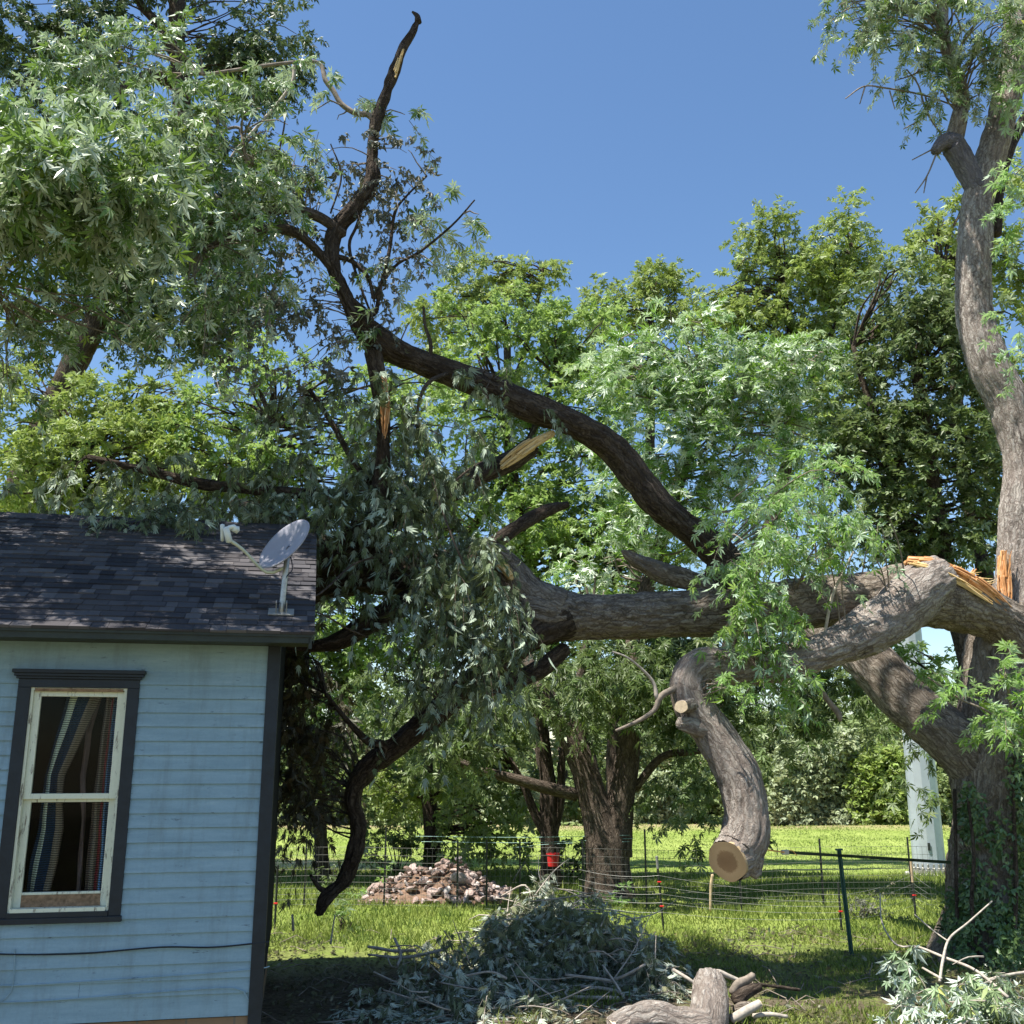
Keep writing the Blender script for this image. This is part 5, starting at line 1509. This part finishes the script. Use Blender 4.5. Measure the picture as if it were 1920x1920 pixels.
# shrubs ---------------------------------------------------------------
def shrub(label, px, py, blobs, mat, kind='mid', size=.13, lai=2.2, name='shrub', hang=.1, dy=0, group=None, ln=.3):
    g = G(px, py); D = float(g[1]) + dy
    e = empty(name, (P(px, py, D)[0], D, gzs(P(px, py, D)[0], D)), label, 'shrub', group)
    bl = [(b[0], b[1], b[2], b[3], D) + tuple(b[4:]) for b in blobs]
    cr, cen = crown(bl, kind, size, k=9, ln=ln, lai=lai, droop=.1, hang=hang, sub=6)
    cr.build('foliage', L[mat], e)
    mb = MB()
    b0 = np.array(e.location)
    for c in cen[::2]: tube(mb, [b0 - [0, 0, .05], (b0 + c) / 2 + rng.normal(0, .04, 3), c], [.014, .01, .004], 5, .1)
    mb.build('stems', M['bark_dark'], e)
    return e
shrub('dark shrub around the bucket tree foot', 1060, 1655, [(1085, 1590, 40, 45), (1010, 1605, 35, 35), (1050, 1640, 45, 28), (1100, 1630, 25, 30)], 'deep')
shrub('rounded green bush behind the left side of the stone pile', 745, 1640, [(720, 1590, 50, 32), (775, 1592, 40, 32), (745, 1560, 50, 20), (700, 1625, 30, 25)], 'deep')
shrub('small dark sapling left of the slanting branch foot', 618, 1682, [(618, 1625, 14, 16), (610, 1650, 24, 22), (625, 1672, 26, 16)], 'deep', size=.1)
shrub('low leafy weeds at the forked trunk foot', 1180, 1700, [(1130, 1700, 50, 16, .4), (1190, 1690, 30, 22, .4), (1215, 1705, 30, 14, .4), (1090, 1715, 40, 14, .4)], 'fresh', size=.11, lai=1.4)
shrub('weedy plant with drooping leaves at the slanting branch foot', 640, 1745, [(640, 1715, 24, 18, .2), (660, 1730, 28, 16, .2), (625, 1755, 14, 12, .2)], 'silver', 'maple', .10, lai=1.3)
shrub('dead brown weed clump beside the green post', 1620, 1720, [(1625, 1690, 35, 20, .2), (1650, 1700, 22, 16, .2)], 'curl', 'curl', .07, lai=1.3)
shrub('small leafy plant beside the wire fence left of the stone pile', 700, 1690, [(700, 1665, 18, 18, .2), (715, 1650, 12, 18, .2)], 'fresh', size=.09, lai=1.3)

# ------------------------------------------------------------------ stone pile
def rockmesh(seed):
    import bmesh
    bm = bmesh.new(); bmesh.ops.create_icosphere(bm, subdivisions=2, radius=1)
    r = np.random.default_rng(seed)
    pl = [(norm(r.normal(0, 1, 3)), r.uniform(.45, .8)) for _ in range(9)]
    for v in bm.verts:
        p = np.array(v.co)
        for n_, d in pl:
            q = p @ n_
            if q > d: p = p - n_ * (q - d)
        v.co = Vector(p * [1, .75, .5])
    me = bpy.data.meshes.new('stone'); bm.to_mesh(me); bm.free()
    return me
def rock_mat():
    m, n, out = newmat('rubble_stone')
    oi = N(n, 'ObjectInfo'); obj = N(n, 'TexCoord').outputs['Object']
    c = ramp(n, oi.outputs['Random'], [(0, (.20, .14, .11)), (.4, (.36, .26, .22)), (.75, (.47, .37, .33)), (1, (.58, .52, .48))])
    nz = noise(n, obj, 4, 6, .7)
    bsdf(n, out, mix(n, .5, c, mix(n, nz, (.2, .2, .2), (.8, .8, .8)), 'OVERLAY'), .9, .15, bump=nz, bstr=.5, bdist=.1)
    return m
RM = rock_mat()
rocks = [rockmesh(s) for s in range(7)]
for r_m in rocks: r_m.materials.append(RM)
D0 = 18.9
pc = P(825, 1672, D0)
mz = gzs(pc[0], D0)
def pile_h(dx, dy):   # dx metres from centre
    px = dx
    prof = np.interp(px, [-1.35, -1.0, -.6, -.25, .05, .3, .45, .75, 1.25], [0, .3, .46, .60, .56, .66, .6, .3, 0])
    return prof * max(0, 1 - (dy / .95) ** 2) * (1 + .22 * math.sin(dx * 7 + dy * 5) * math.cos(dy * 6 - dx * 3))
mb = MB()
gx = np.linspace(-1.35, 1.25, 40); gy = np.linspace(-.95, .95, 24)
V = [[pc[0] + a, D0 + b, mz - .02 + .70 * pile_h(a, b) + rng.uniform(0, .03)] for b in gy for a in gx]
i = np.arange(40 * 24).reshape(24, 40)
mb.add(V, np.stack([i[:-1, :-1], i[:-1, 1:], i[1:, 1:], i[1:, :-1]], 2).reshape(-1, 4))
setp(mb.build('dirt_mound', plain('mound_dirt', (.2, .13, .09), .95, .1, nscale=14, namt=.6, bump=.6), smooth=True), 'brown earth mound under the heap of pale stones', 'mound')
cnt = 0
while cnt < 285:
    a = rng.uniform(-1.35, 1.25); b = -.95 + 1.6 * rng.uniform() ** 1.2
    h = pile_h(a, b)
    if h < .01 and rng.uniform() < .6: continue
    if a < -.75 and rng.uniform() < .4: continue
    o = bpy.data.objects.new('stone', rocks[cnt % 7])
    COL.objects.link(o)
    s = rng.uniform(.035, .125)
    if rng.uniform() < .1: s *= 1.4
    o.location = (pc[0] + a, D0 + b, mz + h * .85 + s * .12)
    o.rotation_euler = tuple(rng.normal(0, .5, 2)) + (rng.uniform(0, 6.28),)
    o.scale = (s, s, s * rng.uniform(.8, 1.3))
    setp(o, 'pale pinkish broken stone in the heap beyond the wire fence', 'stone', 'stones in the heap')
    cnt += 1

# ------------------------------------------------------------------ fences
M['post_dark'] = plain('dark_steel_post', (.035, .04, .035), .5, .5, .3, nscale=20, namt=.5)
M['post_green'] = plain('green_steel_post', (.03, .10, .075), .5, .5, .2, nscale=16, namt=.4)
M['wire'] = plain('galvanised_wire', (.16, .16, .15), .5, .4, .4)
M['wire_light'] = plain('light_fence_wire', (.30, .30, .28), .5, .4, .3)
M['red'] = plain('red_plastic', (.70, .03, .03), .4, .5, nscale=10, namt=.2)
M['stake'] = plain('wooden_stake', (.5, .38, .24), .85, .2, nscale=20, namt=.4)
fl = [(505, 1695), (570, 1693), (720, 1692), (857, 1698), (912, 1702), (975, 1700), (1094, 1702), (1213, 1706), (1390, 1712), (1545, 1706), (1712, 1698), (1790, 1698)]
FY = [17.6, 17.6, 17.6, 17.5, 17.5, 17.5, 17.4, 17.2, 17.0, 17.2, 17.4, 17.4]
fence = empty('wire_fence', P(900, 1700, 17.5), 'low woven wire garden fence in front of the stone pile and forked trunk', 'fence')
tops = []
base = []
for (px, py), yy in zip(fl, FY):
    g = P(px, py, yy); g[2] = gzs(g[0], g[1]); base.append(g)
base = np.array(base)
FH = .92
for gi, g in enumerate(base):
    mb = MB(); hgt = 1.05 + (.18 if gi in (2, 7) else 0)
    mb.box(g + [0, 0, hgt / 2], (.03, .006, hgt)); mb.box(g + [0, .017, hgt / 2], (.006, .028, hgt))
    mb.build('post', M['post_dark'], fence)
mb = MB()
seglen = np.concatenate([[0], np.cumsum(np.linalg.norm(np.diff(base, axis=0), axis=1))])
def fpt(s, h):
    return np.array([np.interp(s, seglen, base[:, k]) for k in range(3)]) + [0, -.02, h]
for s in np.arange(0, seglen[-1], .085):
    j = rng.normal(0, .006)
    tube(mb, [fpt(s, .02), fpt(s + j, FH)], [.0022] * 2, 3, 1, raw=True, cap=(False, False))
for h in (.04, .12, .2, .29, .38, .48, .58, .69, .8, .92):
    pts = [fpt(s, h + .01 * math.sin(s * 1.7)) for s in np.arange(0, seglen[-1], .4)]
    tube(mb, pts, [.0028] * len(pts), 3, 1, raw=True, cap=(False, False))
mb.build('wire_mesh', M['wire'], fence)
mb = MB()
bq = P(985, 1640, 17.3); bq[2] = gzs(bq[0], bq[1])
tube(mb, [P(962, 1652, 17.3), P(984, 1616, 17.3), P(1003, 1650, 17.3)], [.016] * 3, 6, .6, raw=True)
mb.build('brace', M['post_dark'], fence)
# electric fence nearer
ef = empty('electric_fence', P(1238, 1745, 15.1), 'thin electric wire fence on dark posts with red insulators', 'fence')
ep = [(515, 1742, 1622), (1245, 1745, 1607), (1578, 1745, 1655), (1717, 1720, 1612)]
EB = []
for n_, (px, pb, pt) in enumerate(ep):
    g = G(px, pb) if px != 1717 else P(1717, 1720, 16.0)
    g[2] = gzs(g[0], g[1]); tpz = P(px, pt, g[1])[2]
    h = tpz - g[2]
    mb = MB(); tl = g + [(-.07 if px == 1245 else 0), 0, h]
    tube(mb, [g - [0, 0, .05], tl], [.016, .016], 6, 1, raw=True)
    po = mb.build('post', M['post_dark'], ef)
    if px in (1245, 1717):
        mb = MB(); tube(mb, [g + (tl - g) * (.84 if px == 1245 else .62) , g + (tl - g) * 1.01], [.019, .019], 8, 1, raw=True)
        mb.build('post_cap', M['wire_light'] if px == 1245 else M['stake'], ef)
    mb = MB()
    for f_ in ((.66, .33) if px == 1245 else (.4,)):
        c = g + (tl - g) * f_
        mb.box(c + [.0, -.02, 0], (.055, .03, .018))
    mb.build('insulator', M['red'], ef, bevel=.004)
    EB.append((g, tl))
mb = MB()
lines = [(.75), (.6), (.5), (.38), (.25)]
for f_ in lines:
    pl = [P(1085, 1600 + (1 - f_) * 120, 15.6)]
    for (g, tl) in EB[1:]: pl.append(g + (tl - g) * f_ + [0, -.03, 0])
    pl.append(P(1800, 1690 + (.7 - f_) * 60, 14))
    q = []
    for a, b in zip(pl[:-1], pl[1:]):
        for t_ in np.linspace(0, 1, 12, endpoint=False): q.append(a + (b - a) * t_ - np.array([0, 0, .05 * 4 * t_ * (1 - t_)]))
    q.append(pl[-1])
    tube(mb, q, [.0018] * len(q), 4, 1, raw=True, cap=(False, False))
mb.build('wire', M['wire_light'], ef)
# clothes lines running between trees
cl = empty('clothesline', P(1000, 1565, 19), 'slack pale lines strung between the trees above the red bucket', 'line')
mb = MB()
for (a, b, c_) in (((780, 1568), (980, 1570), (1180, 1566)), ((790, 1578), (990, 1580), (1190, 1572)), ((960, 1590), (1040, 1582), (1180, 1578))):
    q = [P(a[0], a[1], 19), P(b[0], b[1], 18.8), P(c_[0], c_[1], 18.2)]
    tube(mb, q, [.004] * 3, 4, .3)
mb.build('cord', plain('teal_cord', (.25, .42, .38), .6), cl)
# bucket
bk = P(1037, 1624, 18.8)
bucket = empty('bucket', bk, 'small red plastic bucket with wire handle hanging before a dark trunk', 'bucket')
mb = MB()
hb = .215; r0, r1 = .088, .112
K = 28
prof = [(0, 0), (r0, 0), (r1, hb), (r1 + .008, hb), (r1 + .008, hb - .02), (r1 + .002, hb - .022)]
inner = [(r1 - .004, hb), (r0 - .004, .006), (0, .006)]
def lathe(mb, prof, c, K=28):
    V = [[c[0] + r * math.cos(2 * PI * k / K), c[1] + r * math.sin(2 * PI * k / K), c[2] + z] for r, z in prof for k in range(K)]
    mb.add(V, [[i * K + k, i * K + (k + 1) % K, (i + 1) * K + (k + 1) % K, (i + 1) * K + k] for i in range(len(prof) - 1) for k in range(K)])
lathe(mb, prof[::-1][::-1], bk); lathe(mb, [(r1 + .008, hb), (r1 - .004, hb), (r0 - .004, .006), (0.001, .006)], bk)
mb.build('pail', M['red'], bucket, smooth=False)
mb = MB()
tube(mb, [bk + [r1 * math.cos(a), -.01, hb - .01 + .13 * math.sin(a)] for a in np.linspace(0, PI, 11)], [.003] * 11, 5, 1, raw=True)
tube(mb, [bk + [0, -.01, hb + .12], P(1037, 1580, 18.8)], [.002] * 2, 4, 1, raw=True)
mb.build('handle', M['wire_light'], bucket)
# green steel post and strap
gp = G(1597, 1792)
post = empty('steel_post', gp, 'green steel post leaning slightly in the yard with a strap over its top', 'post')
tpp = P(1574, 1600, gp[1])
ax = norm(tpp - gp); s1_ = norm(np.cross(ax, [0, 1.0, 0])); s2_ = np.cross(ax, s1_)
Rp = np.stack([s1_, s2_, ax], 1); Lp = np.linalg.norm(tpp - gp)
mb = MB()
mb.box((gp + tpp) / 2, (.055, .008, Lp + .1), Rp); mb.box((gp + tpp) / 2 + s2_ * .022, (.008, .036, Lp + .1), Rp)
for k in range(26): mb.box(gp + ax * (Lp * (k + 1) / 27) - s2_ * .008, (.012, .01, .02), Rp)
mb.box(tpp + ax * .045, (.085, .05, .02), Rp)
mb.build('shaft', M['post_green'], post, bevel=.002)
strap = empty('strap', P(1573, 1604, 13.1), 'dark ratchet strap stretched from the sawn limb past the green post to the ivy trunk', 'strap')
def ribbon(mb, pts, w_, th):
    for a, b in zip(pts[:-1], pts[1:]):
        d = b - a; Lr = np.linalg.norm(d); ax = d / Lr; s = norm(np.cross(ax, [0, 0, 1.0])); u = np.cross(s, ax)
        mb.box((a + b) / 2, (Lr + .01, th, w_), np.stack([ax, s, u], 1))
mb = MB()
pA, pB, pC, pD = P(1428, 1592, Yt - 2.0), P(1472, 1598, Yt - 1.6), P(1573, 1604, gp[1] - .05), P(1782, 1617, Yt - .5)
ribbon(mb, [pB, pC, pD], .034, .006)
mb.build('webbing', plain('dark_olive_webbing', (.03, .045, .02), .8, .2, nscale=60, namt=.4), strap)
mb = MB(); tube(mb, [pA, pB], [.008, .008], 6, 1, raw=True)
tube(mb, [pB + [0, 0, .0], P(1484, 1594, Yt - 1.6), P(1494, 1604, Yt - 1.6)], [.005] * 3, 5, .03)
mb.build('cord', plain('orange_cord', (.75, .35, .1), .7), strap)
mb = MB(); mb.box(pB, (.08, .04, .05)); mb.build('hook', M['metal'], strap, bevel=.006)
# steel monopole in the field
mg = G(1744, 1640)
MD = float(mg[1])
pole = empty('steel_pole', mg, 'thick faceted pale blue steel utility pole on a bolted base in the field', 'utility pole')
print('pole depth', MD)
rb = 28 * MD / F
mb = MB()
K = 12
Hm = 10.0
V = []
lean = -0.0
for f_, z in ((0, 0), (1, Hm)):
    rr = rb * (1 - .3 * f_)
    for k in range(K): V.append([mg[0] + rr * math.cos(2 * PI * (k + .3) / K), mg[1] + rr * math.sin(2 * PI * (k + .3) / K), mg[2] + .12 + z])
mb.add(V, [[k, (k + 1) % K, K + (k + 1) % K, K + k] for k in range(K)])
V = np.array(V[K:]); mb.add(np.vstack([V, V.mean(0)]), [[k, (k + 1) % K, K] for k in range(K)])
mb.build('shaft', plain('galvanised_pole_steel', (.44, .50, .54), .5, .4, .25, nscale=2.5, namt=.15), pole)
mb = MB()
lathe(mb, [(0.01, .12), (rb * 1.25, .12), (rb * 1.25, .04), (0.01, .04)], mg, 24)
mb.build('base_plate', M['metal'], pole)
mb = MB()
for k in range(22):
    a = 2 * PI * k / 22
    c = mg + np.array([rb * 1.15 * math.cos(a), rb * 1.15 * math.sin(a), 0])
    tube(mb, [c, c + [0, 0, .25]], [.022, .022], 6, 1, raw=True); tube(mb, [c + [0, 0, .12], c + [0, 0, .17]], [.04, .04], 6, 1, raw=True)
mb.build('anchor_bolt', M['metal'], pole)
mb = MB(); lathe(mb, [(.01, .04), (rb * 1.5, .04), (rb * 1.5, -.4)], mg, 24); mb.build('footing', plain('concrete', (.45, .44, .41), .9), pole)
mb = MB(); mb.box(mg + [-.1, -rb * .97, .62], (.05, .03, .16)); mb.build('ground_lug', M['post_dark'], pole)

# ------------------------------------------------------------------ brush heaps
def heap(name, label, blobs, mat, size, sticks, base, kind='wilt', lai=3.0, hang=.7, stickmat='twig_pale', droop=.5, upn=.7, cat='brush pile', sub=10, subr=.28, ns=28):
    g = G(*base)
    e = empty(name, g, label, cat)
    tw = MB()
    cr, cen = crown(blobs, kind, size, k=11, ln=.35, lai=lai, droop=droop, hang=hang, sub=sub, subr=subr, upn=upn, twigs=tw, flip=.3)
    for V in cr.V:
        zz = gz(V[:, 0], V[:, 1]); V[:, 2] = np.maximum(V[:, 2], zz + .003 + rng.uniform(0, .02, len(V)))
    cr.build('leaves', L[mat], e)
    for V in tw.V:
        zz = gz(V[:, 0], V[:, 1]); V[:, 2] = np.maximum(V[:, 2], zz)
    for s in sticks:
        p_, r_ = limb_path(s); r_ = r_ * .65; tube(tw, p_, r_, 8, .06, knob=.1)
    for i in range(ns):
        b = blobs[rng.integers(0, len(blobs))]
        c, R = pxblob(b); a = c + rng.uniform(-1, 1, 3) * R; d = norm(rng.normal(0, 1, 3) * [1, .7, .35]) * rng.uniform(.3, .9)
        if a[2] < gzs(a[0], a[1]): a[2] = gzs(a[0], a[1]) + .02
        d[2] = max(d[2], gzs(a[0], a[1]) - a[2])
        tube(tw, [a, a + d * .5 + rng.normal(0, .03, 3), a + d], [.009, .007, .003], 5, .1)
    tw.build('sticks', M[stickmat], e, smooth=True)
    return e
heap('brush_pile', 'large heap of cut maple branches with wilted grey green leaves in mid yard',
     [(1038, 1700, 42, 34, 12.6, .4, 1.5), (1000, 1740, 90, 50, 12.3, .5, 1.2), (1110, 1750, 90, 45, 12.2, .5, 1), (1010, 1740, 90, 50, 12.6, .7, 1), (960, 1790, 110, 50, 12.0, .7, 1), (1100, 1770, 110, 50, 12.3, .7, 1), (1180, 1800, 90, 50, 11.9, .6, 1), (1060, 1830, 150, 60, 11.6, .7, 1), (1200, 1850, 70, 40, 11.4, .5, .9), (940, 1720, 50, 40, 12.8, .5, .7), (1090, 1710, 30, 40, 13, .3, .6), (960, 1860, 100, 40, 11.2, .5, .9)],
     'pile', .12, [[(1090, 1850, 5, 11.2), (1140, 1855, 5, 11.1), (1170, 1866, 6, 11.0)], [(1060, 1828, 4, 11.3), (1120, 1835, 4, 11.2), (1150, 1840, 4, 11.2)], [(1145, 1838, 4, 11.2), (1170, 1830, 4, 11.1), (1210, 1808, 3, 11.0)], [(1262, 1818, 5, 10.9), (1290, 1835, 5, 10.8), (1310, 1850, 5, 10.8)],
                   [(1130, 1810, 3, 11.2), (1155, 1845, 3, 11), (1170, 1872, 4, 10.9)], [(940, 1680, 2, 12.8), (985, 1660, 2.5, 12.7), (1000, 1700, 2, 12.6)], [(1000, 1760, 3, 12), (1050, 1780, 3, 12), (1110, 1770, 2, 12)], [(1065, 1855, 3, 11), (1065, 1868, 4, 10.9), (1160, 1872, 6, 10.8)]], (1060, 1880), lai=4.2, sub=18, subr=.26, ns=80)
heap('brush_pile', 'drooping pale green wilted maple boughs on the ground near the house corner',
     [(740, 1870, 70, 45, 10.6, .4, 1), (820, 1840, 80, 40, 11.0, .5, 1), (900, 1880, 90, 50, 10.6, .5, 1), (700, 1905, 60, 30, 10.2, .3, 1), (850, 1910, 110, 30, 10.2, .4, 1), (780, 1800, 60, 25, 11.8, .4, .5), (850, 1760, 50, 30, 12.4, .4, .5), (1010, 1900, 70, 35, 10.4, .4, 1), (1060, 1910, 60, 25, 10.2, .4, .9)],
     'pile', .13, [[(690, 1790, 3, 12), (760, 1795, 4, 12), (830, 1780, 4, 12), (845, 1770, 3, 12)], [(740, 1760, 4, 12.3), (752, 1790, 4, 12), (745, 1810, 4, 11.8)], [(870, 1830, 3, 10.8), (920, 1822, 3, 10.8), (950, 1835, 4, 10.8)], [(620, 1770, 3, 12.4), (624, 1740, 2, 12.5), (628, 1715, 2, 12.5)], [(550, 1745, 4, 12.8), (548, 1715, 3, 12.8)]], (850, 1910), lai=3.2, sub=14, subr=.22, hang=1.2, droop=.9)
heap('fallen_bough', 'fresh fallen bough with shiny white backed leaves at the lower right',
     [(1700, 1885, 60, 40, 10.0, .3, 1), (1780, 1880, 80, 50, 9.9, .4, 1), (1870, 1880, 80, 60, 9.8, .4, 1), (1700, 1800, 42, 30, 10.7, .2, .8), (1900, 1830, 40, 30, 10.2, .3, .7), (1820, 1910, 110, 30, 9.6, .3, 1), (1840, 1850, 60, 25, 10.1, .3, .7)],
     'pale', .14, [[(1650, 1675, 1.6, 12.0), (1654, 1730, 2, 11.6), (1682, 1772, 2.5, 11.0), (1720, 1775, 3, 10.9), (1770, 1795, 4, 10.6), (1830, 1820, 4, 10.3), (1890, 1870, 5, 10)], [(1762, 1840, 4, 10.3), (1768, 1800, 4, 10.5), (1780, 1760, 3, 10.8), (1815, 1730, 2.5, 11), (1860, 1690, 2, 11.4)],
                   [(1850, 1838, 4, 10.2), (1890, 1828, 4, 10.2), (1930, 1822, 4, 10.2)], [(1715, 1715, 1.6, 11.6), (1750, 1745, 2, 11.2), (1778, 1765, 2, 10.8)], [(1730, 1815, 3, 10.6), (1765, 1835, 4, 10.3)]], (1780, 1900), kind='maple', lai=3.4, hang=1.1, stickmat='twig_pale', cat='fallen bough', droop=.8, ns=8)

# ------------------------------------------------------------------ cut logs in front
lg = G(1290, 1915)
log = empty('cut_log', lg, 'thick Y shaped cut log with shaggy grey bark at the bottom of the yard', 'log')
LS2 = {}
mb = MB()
p_, r_ = limb_path([(1332, 1838, 28, 10.15), (1332, 1862, 33, 10.0), (1330, 1900, 37, 9.75), (1325, 1950, 38, 9.6)])
tube(mb, p_, r_, 56, .02, bark=.012, knob=.08, seed=71)
p_, r_ = limb_path([(1328, 1925, 30, 9.6), (1280, 1922, 30, 9.6), (1230, 1910, 28, 9.55), (1190, 1915, 28, 9.5), (1150, 1935, 27, 9.45)])
Cq, _ = tube(mb, p_, r_, 48, .02, bark=.012, knob=.1, seed=72)
mb.build('bark_log', M['bark_pale'], log, smooth=True)
LS['lg'] = Cq
o = cut_at('lg', 24, 9.45, log, 'cut_pale')
def stick(name, label, lst, mat, grp=None, kind='cut branch', ends=None):
    p_, r_ = limb_path(lst)
    e = empty(name, p_[0], label, kind, grp)
    mb = MB(); C, R = tube(mb, p_, r_, 18, .03, bark=.003, knob=.15, seed=len(lst)); mb.build('bark', M[mat], e, smooth=True)
    if ends:
        LS['tmp'] = C; cut_at('tmp', ends, lst[-1][3], e, 'cut_pale')
    return e
GS = 'cut branches lying round the Y shaped log'
stick('cut_branch', 'forked grey branch end lying just right of the log top', [(1372, 1862, 8, 10.2), (1385, 1845, 9, 10.2), (1400, 1838, 8, 10.2), (1413, 1828, 7, 10.2)], 'twig', GS)
stick('cut_branch', 'thin bent branch behind the log top', [(1328, 1830, 4, 10.6), (1345, 1822, 5, 10.6), (1365, 1830, 4.5, 10.6), (1385, 1838, 4, 10.6)], 'twig_pale', GS)
stick('cut_branch', 'pale short cut branch pointing up right from the log foot', [(1372, 1912, 9, 9.8), (1395, 1898, 9, 9.8), (1424, 1882, 8, 9.85)], 'twig_pale', GS, ends=7)
stick('cut_branch', 'long thin pale branch lying flat at the right of the log', [(1412, 1905, 5, 9.9), (1445, 1902, 4, 9.9), (1476, 1906, 3.5, 9.9)], 'twig_pale', GS)
stick('cut_branch', 'reddish torn slab of branch between the log and the dark curved bark', [(1378, 1895, 9, 10), (1392, 1888, 10, 10), (1406, 1885, 7, 10)], 'bark', GS)
stick('bark_slab', 'dark curved slab of bark propped right of the log', [(1380, 1878, 13, 10.1), (1398, 1862, 12, 10.15), (1425, 1850, 8, 10.2)], 'bark_dark', None, 'bark')
stick('cut_branch', 'dark straight stick reaching right across the shade', [(1400, 1846, 3, 10.3), (1440, 1848, 3, 10.4), (1500, 1856, 2.5, 10.5)], 'bark_dark', GS)
stick('fallen_stick', 'long brown stick on the ground left of the brush heap', [(690, 1775, 3, 12.6), (740, 1783, 3, 12.6), (780, 1782, 2.5, 12.6)], 'twig_pale', None, 'stick')
stick('fallen_stick', 'pale broken stick on the shaded ground right of the green post', [(1540, 1818, 3, 12.6), (1590, 1828, 4, 12.6), (1640, 1820, 2.5, 12.7)], 'twig_pale', None, 'stick')
stick('wooden_stake', 'weathered wooden stake standing under the sawn end of the limb', [(1332, 1708, 2.6, 16.6), (1333, 1665, 2.8, 16.6), (1336, 1640, 2.6, 16.6)], 'stake', None, 'stake')

# ------------------------------------------------------------------ leaf litter (countless)
n = 15000
y = 9.3 + 6.0 * rng.uniform(0, 1, n) ** 1.3
x = rng.uniform(-.35, .52, n) * y
den = vnoise(np.stack([x * 1.1, y * 1.1, x * 0 + 5], 1)) + np.where((x < .5) & (y < 13.5), .3, 0)
keep = den > rng.uniform(.35, .8, n)
x, y = x[keep], y[keep]
O = np.stack([x, y, gz(x, y) + rng.uniform(.01, .07, len(x))], 1)
mb = MB()
add_leaves(mb, O, rng.normal(0, 1, O.shape) * [1, 1, .25], rng.normal(0, .5, O.shape) + [0, 0, 1], .075 * rng.uniform(.5, 1.3, len(O)), 'wilt')
setp(mb.build('leaf_litter', leaf_mat('litter_leaf', (.09, .09, .05), (.30, .30, .22), .6, .05, dry=(.22, .14, .07), rough=.8, spec=.15)), 'fallen wilted leaves scattered over the shaded soil', None, None, 'stuff')
n = 260
mb = MB()
for i in range(n):
    yy = 9.5 + 5.5 * rng.uniform() ** 1.2; xx = rng.uniform(-.3, .45) * yy
    a = rng.uniform(0, PI); l_ = rng.uniform(.1, .5)
    p0 = np.array([xx, yy, gzs(xx, yy) + .02]); d = np.array([math.cos(a), math.sin(a), 0]) * l_
    tube(mb, [p0, p0 + d * .5 + rng.normal(0, .03, 3) + [0, 0, .03], p0 + d], [.006, .005, .003], 4, .2)
setp(mb.build('twig_litter', M['twig']), 'small broken twigs scattered over the yard', None, None, 'stuff')
print('verts', sum(len(m.vertices) for m in bpy.data.meshes), 'objects', len(bpy.data.objects))
